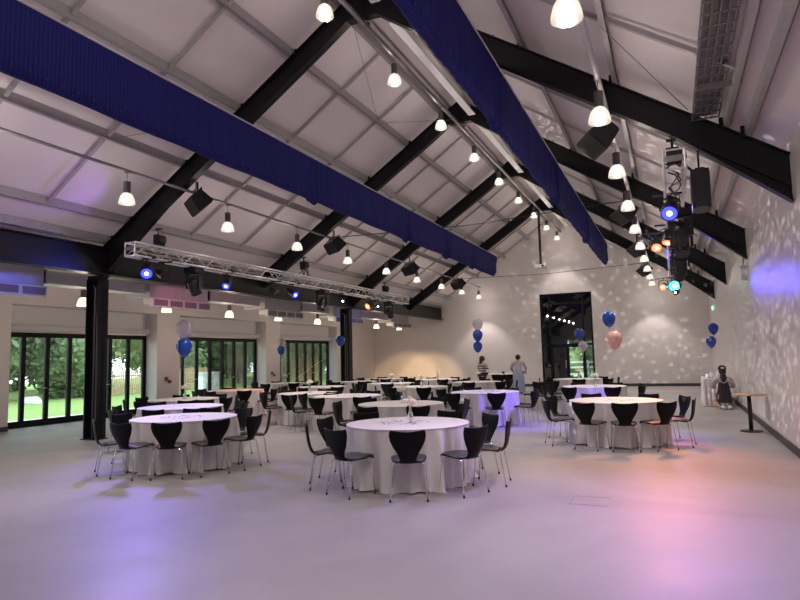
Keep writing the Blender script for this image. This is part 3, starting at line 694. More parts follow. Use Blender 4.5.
# ------------------------------------------------------------ furniture
def leg_path(sx, sy): return [(sx * .03, sy * .02, .412), (sx * .15, sy * .12, .412), (sx * .175, sy * .142, .404), (sx * .186, sy * .152, .385), (sx * .212, sy * .205 - .01, .006)]
def make_chair(detail=True):
    t = thing('dining_chair', 'x', 'chair', (0, 0, 0), 0, 'x')
    # seat/back shell: chair faces +y
    prof = [(.235, .428, .150), (.215, .444, .183), (.14, .450, .205), (.04, .442, .207), (-.05, .430, .192), (-.11, .422, .155), (-.16, .424, .112), (-.195, .448, .094), (-.215, .49, .100), (-.232, .545, .128),
            (-.245, .61, .168), (-.254, .675, .198), (-.262, .735, .211), (-.268, .778, .208), (-.273, .803, .196)]
    K = 10; th = .011; up = []; lo = []
    for i, (y, z, hw) in enumerate(prof):
        a = prof[max(0, i - 1)]; b = prof[min(len(prof) - 1, i + 1)]
        d = Vector((0, b[0] - a[0], b[1] - a[1])).normalized(); nrm = Vector((0, -d.z, d.y)) * -1   # faces forward / up
        rowu = []; rowl = []
        for k in range(K + 1):
            u = -1 + 2 * k / K
            x = hw * u; curve = .028 * u * u if i > 6 else .012 * u * u * (-1 if i < 2 else .6)
            zz = z; 
            if i >= len(prof) - 2: zz = z - (.022 if i == len(prof) - 1 else .010) * (1 - abs(u) ** 1.6)
            p = Vector((x, y, zz)) + Vector((0, curve, 0)) * (1 if i > 6 else 0) + Vector((0, 0, curve if i <= 6 else 0))
            rowu.append(p); rowl.append(p + nrm * -th if True else p)
        up.append(rowu); lo.append(rowl)
    bm = nb()
    U = [[bm.verts.new(p) for p in r] for r in up]; Lw = [[bm.verts.new(p) for p in r] for r in lo]
    n = len(prof)
    for i in range(n - 1):
        for k in range(K):
            bm.faces.new((U[i][k], U[i][k + 1], U[i + 1][k + 1], U[i + 1][k])); bm.faces.new((Lw[i][k], Lw[i + 1][k], Lw[i + 1][k + 1], Lw[i][k + 1]))
        bm.faces.new((U[i][0], U[i + 1][0], Lw[i + 1][0], Lw[i][0])); bm.faces.new((U[i][K], Lw[i][K], Lw[i + 1][K], U[i + 1][K]))
    for k in range(K):
        bm.faces.new((U[0][k], Lw[0][k], Lw[0][k + 1], U[0][k + 1])); bm.faces.new((U[-1][k], U[-1][k + 1], Lw[-1][k + 1], Lw[-1][k]))
    obj('seat_shell', bm, 'shell', t, True)
    bm = nb(); rows = []
    for i, (y, z, hw) in enumerate(prof[:6]):
        rows.append([bm.verts.new((hw * .95 * (-1 + 2 * k / K), y - (.008 if i == 0 else 0), z + .012 + .010 * (1 - (-1 + 2 * k / K) ** 2) * (0.5 if i in (0, 5) else 1))) for k in range(K + 1)])
    fs = []
    for a, b in zip(rows, rows[1:]):
        for k in range(K): fs.append(bm.faces.new((a[k], a[k + 1], b[k + 1], b[k])))
    r = bmesh.ops.extrude_face_region(bm, geom=fs); bmesh.ops.translate(bm, vec=(0, 0, -.008), verts=[v for v in r['geom'] if isinstance(v, bmesh.types.BMVert)])
    obj('seat_pad', bm, 'pad', t, True)
    for sx in (-1, 1):
        for sy in (1, -1):
            bm = nb(); tube(bm, leg_path(sx, sy), .0085, 7); lg = obj('leg', bm, 'chrome', t, True)
            if detail:
                bm = nb(); lathe(bm, [(.011, 0), (.0125, .004), (.0125, .022), (.009, .026)], 8, (sx * .2115, sy * .2048 - .01, 0)); obj('foot_cap', bm, 'rubber', lg)
    return t
chairA = make_chair(True); chairB = make_chair(False); cu = {'A': False, 'B': False}
def put_chair(kind, x, y, rz, label, group):
    root = chairA if kind == 'A' else chairB
    if not cu[kind]:
        cu[kind] = True; root.location = (x, y, 0); root.rotation_euler = (0, 0, rz); root['label'] = label; root['group'] = group
    else: dup(root, (x, y, 0), rz, label, group)
def sector(a):
    s = 'right' if a > 0 else 'left'; a = abs(a)
    if a < 6: return 'near side'
    if a < 30: return 'near side, slightly %s' % s
    if a < 66: return 'near %s' % s
    if a < 99: return '%s side' % s
    if a < 136: return 'far %s' % s
    if a < 172: return 'far side, slightly %s' % s
    return 'far side'
cloth_cache = []
RT = .805
def cloth_mesh(seed):
    rnd = random.Random(seed); bm = nb(); n = 144
    comps = [(rnd.randint(9, 13), rnd.uniform(0, 6.3), .026), (rnd.randint(15, 20), rnd.uniform(0, 6.3), .045), (rnd.randint(23, 29), rnd.uniform(0, 6.3), .035), (5, rnd.uniform(0, 6.3), .012)]
    rings = []; levels = [(.0, .757, 0), (.5, .757, 0), (.80, .757, 0), (.815, .755, 0), (RT, .745, 0), (RT + .002, .72, .12), (RT + .002, .66, .32), (RT + .002, .55, .55), (RT + .002, .4, .8), (RT + .002, .25, .95), (RT + .006, .12, 1.05), (RT + .012, .035, 1.15), (RT + .024, .008, 1.25)]
    for r, z, amp in levels[1:]:
        ring = []
        for k in range(n):
            a = 2 * PI * k / n; w_ = sum(c[2] * (1 - 2 * abs(math.sin((c[0] * a + c[1]) / 2)) if c[0] > 14 else math.sin(c[0] * a + c[1])) for c in comps) if True else 0
            hem = .012 * math.sin(7 * a + comps[0][1]) if z < .05 else 0
            ring.append(bm.verts.new(((r + w_ * amp) * math.cos(a), (r + w_ * amp) * math.sin(a), max(.004, z + hem))))
        rings.append(ring)
    c = bm.verts.new((0, 0, .757))
    for k in range(n): bm.faces.new((c, rings[0][k], rings[0][(k + 1) % n]))
    for a, b in zip(rings, rings[1:]):
        for k in range(n): bm.faces.new((a[k], b[k], b[(k + 1) % n], a[(k + 1) % n]))
    bmesh.ops.recalc_face_normals(bm, faces=bm.faces[:])
    me = bpy.data.meshes.new('tablecloth'); bm.to_mesh(me); bm.free(); me.materials.append(M['cloth'])
    for p in me.polygons: p.use_smooth = True
    return me
cloths = [cloth_mesh(s) for s in (1, 2, 3, 4)]
table0 = thing('round_table', 'x', 'table', (0, 0, 0), 0, 'round banquet tables')
bm = nb(); lathe(bm, [(RT - .02, .722), (RT - .012, .73), (RT - .012, .745), (RT - .02, .75)], 40); obj('tabletop', bm, 'wood', table0)
for k in range(4):
    bm = nb(); a = PI / 4 + k * PI / 2; tube(bm, [(.45 * math.cos(a), .45 * math.sin(a), .722), (.55 * math.cos(a), .55 * math.sin(a), .002)], .016, 8); obj('leg', bm, 'chrome', table0)
def make_vase():
    t = thing('flower_vase', 'x', 'vase', (0, 0, 0), 0, 'flower vases on the tables')
    bm = nb(); lathe(bm, [(.034, .0), (.038, .01), (.038, .09), (.03, .13), (.016, .16), (.015, .20), (.020, .21)], 16, capt=False); obj('bottle', bm, 'vglass', t, True)
    bm = nb()
    for k in range(6): a = k * 1.05; tube(bm, [(0, 0, .03), (.01 * math.cos(a), .01 * math.sin(a), .2), (.05 * math.cos(a), .05 * math.sin(a), .27)], .003, 4)
    obj('stems', bm, 'leafd', t)
    bm = nb(); rnd = random.Random(3)
    for k in range(9):
        a = k * .7 * 1.0; rr = .0 if k == 0 else .05 + .012 * (k % 2)
        cx, cy, cz = rr * math.cos(a), rr * math.sin(a), .29 + (.03 if k == 0 else rnd.uniform(-.02, .015))
        for q in range(3):
            bmesh.ops.create_icosphere(bm, subdivisions=2, radius=.032 - .006 * q, matrix=Matrix.Translation((cx + rnd.uniform(-.012, .012), cy + rnd.uniform(-.012, .012), cz + .006 * q)))
    obj('blooms', bm, 'petal', t, True)
    return t
vase0 = make_vase(); vused = [False]
def put_vase(x, y, label):
    if not vused[0]: vused[0] = True; vase0.location = (x, y, .757); vase0['label'] = label
    else: dup(vase0, (x, y, .757), random.uniform(0, 6), label, 'flower vases on the tables')
conf0 = [None]
def put_confetti(x, y, where):
    if conf0[0] is None:
        rnd = random.Random(11); bm = nb()
        for k in range(46):
            r = .30 * math.sqrt(rnd.random()) + .05; a = rnd.uniform(0, 6.28); s = rnd.uniform(.008, .02); cx, cy = r * math.cos(a) - .08, r * math.sin(a)
            lathe(bm, [(s, .0005), (s, .002)], 5, (cx, cy, 0))
        o = obj('table_confetti', bm, 'confetti'); conf0[0] = o
    else: o = conf0[0].copy(); C.objects.link(o)
    o.location = (x, y, .7575); o.rotation_euler = (0, 0, random.uniform(0, 6)); o['kind'] = 'stuff'
    o['label'] = 'scattered dark table confetti on the ' + where; o['category'] = 'confetti'; o['group'] = 'table confetti'

std = lambda r0: [((r0 + 45 * k + 180) % 360) - 180 for k in range(8)]
TABLES = [
 # x, y, table phrase, chair angles [(angle, radius)], vase, confetti, chair kind
 (-3.28, 7.55, 'nearest round table in the centre foreground', [(0, .98), (40, 1.0), (76, 1.08), (115, 1.05), (152, 1.12), (-152, 1.12), (-115, 1.05), (-78, 1.08), (-44, 1.0)], 1, 1, 'A'),
 (-7.18, 7.60, 'round table beside the near black column', [(-11, .99), (20, 1.0), (52, 1.04), (86, 1.08), (-44, .99), (-82, 1.04), (132, 1.1), (-132, 1.1), (172, 1.1)], 0, 1, 'A'),
 (-1.02, 11.88, 'rightmost round table lit orange', [(-66, 1.06), (-24, 1.0), (7, .98), (40, 1.0), (76, 1.06), (114, 1.08), (-115, 1.06), (152, 1.1), (-160, 1.1)], 0, 1, 'A'),
 (-9.02, 9.45, 'blue-lit round table behind the left front one', std(-22), 0, 1, 'B'),
 (-10.78, 11.38, 'round table before the left-hand glazed doors', std(3), 1, 0, 'B'),
 (-12.15, 15.0, 'pink-lit round table by the left pier', std(10), 0, 0, 'B'),
 (-8.78, 13.75, 'round table before the middle glazed doors', std(-20), 1, 0, 'B'),
 (-7.10, 12.80, 'round table left behind the foreground one', std(15), 0, 1, 'B'),
 (-4.77, 10.68, 'round table directly behind the nearest one', [(-28, 1.0), (14, 1.0), (57, 1.05), (100, 1.05), (143, 1.05), (-148, 1.05), (-106, 1.05), (-67, 1.05)], 1, 0, 'B'),
 (-6.85, 16.74, 'round table in the middle distance', std(5), 1, 0, 'B'),
 (-4.20, 14.38, 'purple-lit round table right of centre', std(12), 0, 1, 'B'),
 (-6.05, 19.80, 'round table beneath the three-balloon cluster', std(-12), 1, 0, 'B'),
 (-1.95, 16.77, 'round table beneath the blush balloon', std(18), 1, 0, 'B'),
 (-3.03, 21.6, 'round table nearest the tall dark window', std(2), 1, 0, 'B'),
 (-10.28, 16.90, 'round table before the far glazed doors', std(20), 0, 0, 'B'),
 (-8.87, 19.05, 'round table right of the far column', std(-5), 1, 0, 'B'),
 (-8.37, 22.16, 'round table before the warm-lit wall', std(10), 1, 0, 'B'),
 (-11.07, 23.1, 'farthest left round table', std(3), 0, 0, 'B'),
 (-11.12, 20.75, 'round table behind the one right of the far column', std(12), 0, 0, 'B'),
 (-13.60, 19.60, 'round table close to the far aisle glass', std(14), 1, 0, 'B'),
]
for i, (x, y, ph, angs, va, co, kd) in enumerate(TABLES):
    if i == 0: table0.location = (x, y, 0); table0['label'] = 'table top hidden under white cloth, ' + ph
    else: dup(table0, (x, y, 0), 0, 'table top hidden under white cloth, ' + ph, 'round banquet tables')
    o = bpy.data.objects.new('tablecloth', cloths[i % 4]); C.objects.link(o); o.location = (x, y, 0); o.rotation_euler = (0, 0, random.uniform(0, 6))
    tag(o, 'floor-length white cloth on the ' + ph, 'tablecloth', 'white round tablecloths')
    ca = math.atan2(-y, -x)
    for ang in angs:
        a_, r_ = ang if isinstance(ang, tuple) else (ang, 1.02 + random.uniform(-.02, .09))
        a = ca - math.radians(0) + math.radians(a_)
        jit = random.uniform(-.05, .05)
        cx, cy = x + r_ * math.cos(a), y + r_ * math.sin(a)
        rz = a + PI / 2 + jit
        lab = 'black chair %s, %s' % (sector(a_), ph)
        put_chair(kd, cx, cy, rz, lab, 'black moulded dining chairs at the tables')
    if va: put_vase(x + .05, y - .02, 'small glass vase of cream flowers on the ' + ph)
    if co: put_confetti(x, y, ph)

for k, (x, y) in enumerate([(-7.07, 25.58), (-6.79, 25.59), (-6.52, 25.6), (-6.26, 25.61)]):
    put_chair('B', x, y, math.radians(180 + (-12, 8, -5, 14)[k]), 'black chair in the row before the buffet, %s from the left' % ORD[k], 'black chairs lined up before the buffet table')

for k, (x, y, a) in enumerate([(-3.55, 17.9, 170), (-3.35, 18.9, 200), (-3.75, 19.9, 95), (-3.9, 18.4, 150)]):
    put_chair('B', x, y, math.radians(a), 'loose black chair left of the tall dark window, %s from the camera' % ['first', 'third', 'last', 'second'][k], 'loose black chairs left of the dark window')

# serving tables
def rect_cloth(name, x0, x1, y0, y1, h, label):
    bm = nb(); n = 40; rings = []
    per = []
    for k in range(n): per.append((x0 + (x1 - x0) * k / n, y0, 0, -1))
    for k in range(n): per.append((x1, y0 + (y1 - y0) * k / n, 1, 0))
    for k in range(n): per.append((x1 - (x1 - x0) * k / n, y1, 0, 1))
    for k in range(n): per.append((x0, y1 - (y1 - y0) * k / n, -1, 0))
    for z, amp in ((h, 0), (h - .02, 0.1), (h * .6, .6), (h * .3, 1), (.01, 1.3)):
        rings.append([bm.verts.new((px + dx * (.02 + .02 * math.sin(k * .9)) * amp, py + dy * (.02 + .02 * math.sin(k * .9)) * amp, z)) for k, (px, py, dx, dy) in enumerate(per)])
    bm.faces.new(rings[0])
    for a, b in zip(rings, rings[1:]):
        for k in range(len(per)): bm.faces.new((a[k], b[k], b[(k + 1) % len(per)], a[(k + 1) % len(per)]))
    return tag(obj(name, bm, 'cloth', None, True), label, 'tablecloth')
rect_cloth('tablecloth', .75, 1.40, 19.9, 21.4, .80, 'white cloth over the small serving table by the right wall')
rect_cloth('tablecloth', -8.0, -6.15, 26.1, 27.0, .80, 'white cloth over the long buffet table near the back wall')
def rect_table(x0, x1, y0, y1, h, label):
    t = thing('serving_table', label, 'table', ((x0 + x1) / 2, (y0 + y1) / 2, 0)); a = (x1 - x0) / 2; b = (y1 - y0) / 2
    bm = nb(); box(bm, -a, a, -b, b, h - .03, h); obj('tabletop', bm, 'wood', t)
    for sx in (-1, 1):
        for sy in (-1, 1): bm = nb(); tube(bm, [(sx * (a - .06), sy * (b - .06), .0), (sx * (a - .06), sy * (b - .06), h - .03)], .016, 8); obj('leg', bm, 'chrome', t)
rect_table(.77, 1.38, 19.92, 21.38, .795, 'small serving table under white cloth by the right wall')
rect_table(-7.98, -6.17, 26.12, 26.98, .795, 'long buffet table under white cloth near the back wall')
for k, (x, y) in enumerate([(-7.2, 26.4), (-6.9, 26.6), (-6.3, 26.4), (-6.05, 26.65)]):
    bm = nb(); lathe(bm, [(.05, 0), (.06, .02), (.075, .09), (.07, .1)], 14); tag(obj('serving_bowl', bm, 'dark' if k % 2 else 'white', None, True, (x, y, .802)), '%s bowl on the buffet table, %s from its left end' % ('dark' if k % 2 else 'white', ORD[k]), 'bowl')
for k, (x, y) in enumerate([(.88, 20.1), (1.0, 20.4), (1.15, 20.15)]):
    bm = nb(); lathe(bm, [(.07, 0), (.08, .02), (.05, .1 + .03 * k), (.02, .13 + .03 * k)], 14); tag(obj('covered_dish', bm, 'white', None, True, (x, y, .802)), '%s white covered dish from the left on the small serving table' % ORD[k], 'dish')

# poseur table by the right wall
t = thing('pedestal_table', 'small pedestal table with pale wooden top against the right wall', 'table', (1.32, 14.0, 0))
bm = nb(); lathe(bm, [(.19, 0), (.20, .006), (.20, .018), (.06, .03)], 28); obj('base', bm, 'dark', t, False)
bm = nb(); tube(bm, [(0, 0, .02), (0, 0, .71)], .038, 14); obj('pedestal', bm, 'dark', t, True)
bm = nb(); lathe(bm, [(.29, .71), (.305, .715), (.305, .735), (.30, .74)], 36); obj('tabletop', bm, 'wood', t, False)

# ------------------------------------------------------------ balloons
def balloon(x, y, z, r, m, label, knot_to, shape=1.25, heart=False):
    t = thing('balloon', label, 'balloon', (x, y, z), 0, 'helium balloons over the tables')
    bm = nb(); prof = []
    for k in range(15):
        a = -PI / 2 + PI * k / 14; rr = r * math.cos(a); zz = r * math.sin(a)
        if zz < 0: zz *= 1.45; rr *= (1 - .22 * (abs(zz) / (1.45 * r)) ** 1.5)
        prof.append((max(rr, .004), zz))
    lathe(bm, prof, 24); lathe(bm, [(.018, -r * 1.45 - .03), (.006, -r * 1.45 + .005)], 10)
    obj('skin', bm, m, t, True)
    kx, ky, kz = knot_to
    bm = nb(); pts = []
    for k in range(9):
        s = k / 8; pts.append((s * (kx - x) + .015 * math.sin(s * 9), s * (ky - y), -r * 1.45 - .02 + s * (kz - z + r * 1.45 + .02)))
    tube(bm, pts, .003, 4); obj('ribbon', bm, 'ribbon', t)
BZ = .80
balloon(-10.72, 11.30, 2.46, .19, 'ballwhite', 'clear white balloon above the large blue one at the left-hand doors', (-10.64, 11.26, BZ))
balloon(-10.67, 11.26, 2.02, .19, 'ballblue', 'large blue balloon under a clear white one at the left-hand doors', (-10.64, 11.26, BZ))
balloon(-13.75, 19.62, 2.28, .17, 'ballwhite', 'pale balloon behind the blue one beside the far black column', (-13.65, 19.6, BZ))
balloon(-11.3, 19.9, 2.32, .17, 'ballblue', 'blue balloon just left of the far black column', (-13.3, 19.6, BZ))
balloon(-13.62, 19.42, 2.02, .15, 'ballblue', 'small blue balloon against the far glazed doors', (-13.65, 19.6, BZ))
balloon(-5.92, 19.7, 2.68, .17, 'ballwhite', 'clear white balloon topmost of the cluster on the back wall', (-6.0, 19.75, BZ))
balloon(-5.92, 19.66, 2.32, .17, 'ballblue', 'upper blue balloon in the cluster left of the standing people', (-6.0, 19.75, BZ))
balloon(-5.95, 19.72, 1.94, .155, 'ballblue', 'lowest blue balloon in the cluster left of the standing people', (-6.0, 19.75, BZ))
balloon(-1.45, 16.4, 2.50, .17, 'ballblue', 'blue balloon above the blush pink balloon', (-1.88, 16.65, BZ))
balloon(-1.35, 16.3, 1.97, .20, 'ballpink', 'blush pink balloon right of the tall dark window', (-1.88, 16.65, BZ))
balloon(-2.88, 21.5, 2.30, .165, 'ballblue', 'blue balloon in front of the tall dark window', (-2.96, 21.51, BZ))
balloon(-2.78, 21.45, 1.88, .15, 'ballwhite', 'small pale balloon in front of the tall dark window', (-2.96, 21.51, BZ))
balloon(1.17, 21.0, 2.30, .15, 'ballblue', 'upper blue balloon in the far right corner', (1.1, 20.9, BZ))
balloon(1.08, 20.95, 1.90, .15, 'ballblue', 'lower blue balloon in the far right corner', (1.1, 20.9, BZ))

# ------------------------------------------------------------ people
def skinned(name, pts, edges, radii, m, parent, root=0, sub=2):
    me = bpy.data.meshes.new(name); me.from_pydata([Vector(p) for p in pts], edges, []); o = bpy.data.objects.new(name, me); C.objects.link(o)
    md = o.modifiers.new('s', 'SKIN'); md.use_smooth_shade = True
    for i, v in enumerate(me.skin_vertices[0].data):
        r = radii[i]; v.radius = (r, r) if not isinstance(r, tuple) else r
        v.use_root = (i == root)
    ms = o.modifiers.new('u', 'SUBSURF'); ms.levels = sub; ms.render_levels = sub
    dg = bpy.context.evaluated_depsgraph_get(); ev = o.evaluated_get(dg); nm = bpy.data.meshes.new_from_object(ev)
    o.modifiers.clear(); o.data = nm; nm.materials.clear(); nm.materials.append(M[m])
    for p in nm.polygons: p.use_smooth = True
    o.parent = parent
    return o
def hand(parent_pts, E, Rr, wrist, idx, d, side):
    """palm and five short fingers as branches of the body skeleton"""
    d = Vector(d).normalized(); s = Vector(side).normalized(); w_ = Vector(wrist)
    palm = w_ + d * .06; pi = len(parent_pts); parent_pts.append(palm); Rr.append((.028, .016)); E.append((idx, pi))
    for k in range(4):
        off = s * (-.027 + .018 * k); L_ = (.06, .07, .065, .05)[k]
        a = palm + off + d * .035; b = a + d * L_ * .6 + Vector((0, 0, -.008)); c = b + d * L_ * .4 + Vector((0, 0, -.012))
        i0 = len(parent_pts); parent_pts += [a, b, c]; Rr += [.0095, .0085, .007]; E += [(pi, i0), (i0, i0 + 1), (i0 + 1, i0 + 2)]
    a = w_ + d * .03 - s * .035; b = a + d * .04 - s * .012; i0 = len(parent_pts); parent_pts += [a, b]; Rr += [.011, .009]; E += [(pi, i0), (i0, i0 + 1)]
def standing(x, y, rz, H, label, topm, botm, arms, skirt, lean=0.0, hairlong=True):
    """faces +y locally"""
    t = thing('person', label, 'person', (x, y, 0), rz); k = H / 1.65
    P = [(0, 0, .93), (0, .0 + lean * .3, 1.10), (0, lean * .6, 1.28), (0, lean * .8 + .0, 1.38), (0, lean + .01, 1.46), (0, lean + .02, 1.56),
         (-.085, 0, .88), (-.09, .01, .50), (-.09, -.02, .09), (-.09, .10, .03), (.085, 0, .88), (.09, .01, .50), (.09, -.02, .09), (.09, .10, .03),
         (-.17, lean * .8, 1.36)] + [Vector(a) for a in arms[0]] + [(.17, lean * .8, 1.36)] + [Vector(a) for a in arms[1]]
    Rr = [(.135, .105), (.115, .09), (.14, .095), (.10, .07), .05, .06, .085, .058, .042, .035, .085, .058, .042, .035, .052, .04, .03, .052, .04, .03]
    E = [(0, 1), (1, 2), (2, 3), (3, 4), (4, 5), (0, 6), (6, 7), (7, 8), (8, 9), (0, 10), (10, 11), (11, 12), (12, 13), (3, 14), (14, 15), (15, 16), (3, 17), (17, 18), (18, 19)]
    P = [Vector(p) for p in P]
    for wi, ei in ((16, 15), (19, 18)):
        dd = (P[wi] - P[ei]).normalized(); hand(P, E, Rr, P[wi], wi, dd, dd.cross(Vector((0, 0, 1))) if abs(dd.z) < .9 else Vector((0, 1, 0)))
    P = [p * k for p in P]
    skinned('body', P, E, Rr, 'skin', t)
    # head shape with features
    hc = Vector((0, lean + .035, 1.57)) * k
    bm = nb(); bmesh.ops.create_uvsphere(bm, u_segments=20, v_segments=14, radius=.1, matrix=Matrix.Translation(hc) @ Matrix.Diagonal((.76, .95, 1.15, 1)))
    bmesh.ops.create_icosphere(bm, subdivisions=2, radius=.018, matrix=Matrix.Translation(hc + Vector((0, .1, -.01))))
    for sx in (-1, 1): bmesh.ops.create_icosphere(bm, subdivisions=2, radius=.022, matrix=Matrix.Translation(hc + Vector((sx * .076, 0, -.01))) @ Matrix.Diagonal((.4, .8, 1.2, 1)))
    obj('head', bm, 'skin', t, True)
    bm = nb()
    for sx in (-1, 1): bmesh.ops.create_icosphere(bm, subdivisions=1, radius=.010, matrix=Matrix.Translation(hc + Vector((sx * .032, .086, .015))))
    bmesh.ops.create_icosphere(bm, subdivisions=1, radius=.018, matrix=Matrix.Translation(hc + Vector((0, .085, -.055))) @ Matrix.Diagonal((1, .3, .3, 1)))
    obj('face', bm, 'hair', t, True)
    bm = nb(); bmesh.ops.create_uvsphere(bm, u_segments=20, v_segments=14, radius=.112, matrix=Matrix.Translation(hc + Vector((0, -.022, .022))) @ Matrix.Diagonal((.82, .92, 1.08, 1)))
    if hairlong: bmesh.ops.create_uvsphere(bm, u_segments=16, v_segments=12, radius=.1, matrix=Matrix.Translation(hc + Vector((0, -.075, -.13))) @ Matrix.Diagonal((.8, .45, 1.5, 1)))
    else: bmesh.ops.create_uvsphere(bm, u_segments=14, v_segments=10, radius=.05, matrix=Matrix.Translation(hc + Vector((0, -.10, .05))))
    obj('hair', bm, 'hair', t, True)
    # clothes
    TP = [P[0], P[1], P[2], P[3], P[14], P[15], P[17], P[18], P[0] + Vector((0, 0, -.07 * k)), (P[15] + P[16]) / 2, (P[18] + P[19]) / 2]
    TR = [(.152, .12), (.13, .105), (.155, .11), (.115, .085), .066, .052, .066, .052, (.155, .122), .045, .045]
    skinned('top', TP, [(0, 1), (1, 2), (2, 3), (3, 4), (4, 5), (3, 6), (6, 7), (0, 8), (5, 9), (7, 10)], TR, topm, t)
    if skirt:
        bm = nb(); n = 40; rings = []
        for r, ry, z, am in ((.145, .115, 1.0, 0), (.185, .16, .88, 0), (.20, .17, .7, .5), (.205, .18, .45, .9), (.22, .20, .2, 1.1), (.235, .21, .07, 1.2)):
            rings.append([bm.verts.new(Vector(((r + am * .012 * math.sin(11 * 2 * PI * q / n)) * math.cos(2 * PI * q / n), (ry + am * .012 * math.sin(11 * 2 * PI * q / n)) * math.sin(2 * PI * q / n), z)) * k) for q in range(n)])
        for a, b in zip(rings, rings[1:]):
            for q in range(n): bm.faces.new((a[q], a[(q + 1) % n], b[(q + 1) % n], b[q]))
        obj('skirt', bm, botm, t, True)
    else:
        skinned('trousers', [P[0], P[6], P[7], P[8], P[10], P[11], P[12]], [(0, 1), (1, 2), (2, 3), (0, 4), (4, 5), (5, 6)], [(.148, .118), .10, .07, .055, .10, .07, .055], botm, t)
    for sx in (-1, 1):
        bm = nb(); bmesh.ops.create_uvsphere(bm, u_segments=12, v_segments=8, radius=.05, matrix=Matrix.Translation(Vector((sx * .09, .04, .045)) * k) @ Matrix.Diagonal((.9, 2.4, .85, 1))); obj('shoe', bm, 'rubber', t, True)
    return t
# person 1: arms folded, turned a little right; person 2: from behind, hands on the buffet table
p1 = standing(-7.45, 25.2, math.radians(-35), 1.55, 'person in striped grey top and dark trousers, arms folded, before the back wall', 'stripes', 'darkcloth',
         ([(-.25, .03, 1.12), (-.03, .19, 1.14)], [(.25, .03, 1.12), (.04, .22, 1.18)]), False)
p2 = standing(-5.98, 25.5, math.radians(8), 1.57, 'person in grey top and long pale blue skirt leaning over the buffet table', 'lav', 'blueskirt',
         ([(-.26, .12, 1.10), (-.20, .38, .94)], [(.27, .12, 1.10), (.24, .36, .94)]), True, .12, False)
p1.scale = (1.25, 1.2, 1); p2.scale = (1.22, 1.15, 1)
# person 3: kneeling, back to the camera, dark cap
t = thing('person', 'person kneeling in dark cap and black pinafore beside the small serving table', 'person', (1.22, 19.15, 0), math.radians(4))
P = [(0, 0, .30), (0, .02, .50), (0, .05, .70), (0, .06, .82), (0, .07, .90), (0, .08, 1.0),
     (-.11, .0, .27), (-.17, .38, .20), (-.15, .02, .09), (-.10, -.16, .06), (.11, .0, .27), (.17, .38, .20), (.15, .02, .09), (.10, -.16, .06),
     (-.18, .05, .80), (-.27, .12, .58), (-.20, .34, .56), (.18, .05, .80), (.27, .12, .58), (.18, .36, .60)]
Rr = [(.16, .13), (.13, .10), (.15, .10), (.10, .075), .05, .06, .10, .07, .05, .04, .10, .07, .05, .04, .055, .045, .032, .055, .045, .032]
E = [(0, 1), (1, 2), (2, 3), (3, 4), (4, 5), (0, 6), (6, 7), (7, 8), (8, 9), (0, 10), (10, 11), (11, 12), (12, 13), (3, 14), (14, 15), (15, 16), (3, 17), (17, 18), (18, 19)]
P = [Vector(p) for p in P]
for wi, ei in ((16, 15), (19, 18)):
    dd = (P[wi] - P[ei]).normalized(); hand(P, E, Rr, P[wi], wi, dd, dd.cross(Vector((0, 0, 1))))
skinned('body', P, E, Rr, 'skin', t)
bm = nb(); hc = Vector((0, .10, 1.05)); bmesh.ops.create_uvsphere(bm, u_segments=20, v_segments=14, radius=.1, matrix=Matrix.Translation(hc) @ Matrix.Diagonal((.76, .95, 1.15, 1)))
bmesh.ops.create_icosphere(bm, subdivisions=2, radius=.018, matrix=Matrix.Translation(hc + Vector((0, .1, -.01))))
for sx in (-1, 1): bmesh.ops.create_icosphere(bm, subdivisions=2, radius=.022, matrix=Matrix.Translation(hc + Vector((sx * .076, 0, -.01))) @ Matrix.Diagonal((.4, .8, 1.2, 1)))
obj('head', bm, 'skin', t, True)
bm = nb(); bmesh.ops.create_uvsphere(bm, u_segments=18, v_segments=12, radius=.11, matrix=Matrix.Translation(hc + Vector((0, -.03, -.02))) @ Matrix.Diagonal((.85, .85, 1.1, 1)))
bmesh.ops.create_uvsphere(bm, u_segments=16, v_segments=12, radius=.1, matrix=Matrix.Translation(hc + Vector((0, -.11, -.22))) @ Matrix.Diagonal((.9, .5, 1.7, 1)))
obj('hair', bm, 'hair', t, True)
bm = nb(); lathe(bm, [(.10, .02), (.108, .05), (.10, .10), (.06, .135), (.01, .145)], 20, tuple(hc)); box(bm, -.06, .06, .08, .17, 1.08, 1.09); cp = obj('cap', bm, 'darkcloth', t, True)
bm = nb(); box(bm, -.045, .045, -.012, -.004, 1.10, 1.145); obj('cap_patch', bm, 'white', cp)
TP = [P[1], P[2], P[3], P[14], P[15], P[17], P[18]]
skinned('shirt', TP, [(0, 1), (1, 2), (2, 3), (3, 4), (2, 5), (5, 6)], [(.145, .115), (.165, .115), (.115, .09), .075, .062, .075, .062], 'lav', t)
skinned('pinafore', [(0, -.01, .17), (0, -.01, .34), (0, .02, .52), (0, .03, .68), (-.08, .04, .83), (.08, .04, .83), (-.15, .2, .26), (.15, .2, .26)], [(0, 1), (1, 2), (2, 3), (3, 4), (3, 5), (1, 6), (1, 7)],
        [(.21, .16), (.22, .16), (.165, .13), (.165, .125), .045, .045, .12, .12], 'darkcloth', t)
for sx in (-1, 1):
    bm = nb(); bmesh.ops.create_uvsphere(bm, u_segments=12, v_segments=8, radius=.05, matrix=Matrix.Translation((sx * .08, -.24, .06)) @ Matrix.Diagonal((1.1, 1.5, 1.1, 1))); obj('shoe', bm, 'white', t, True)

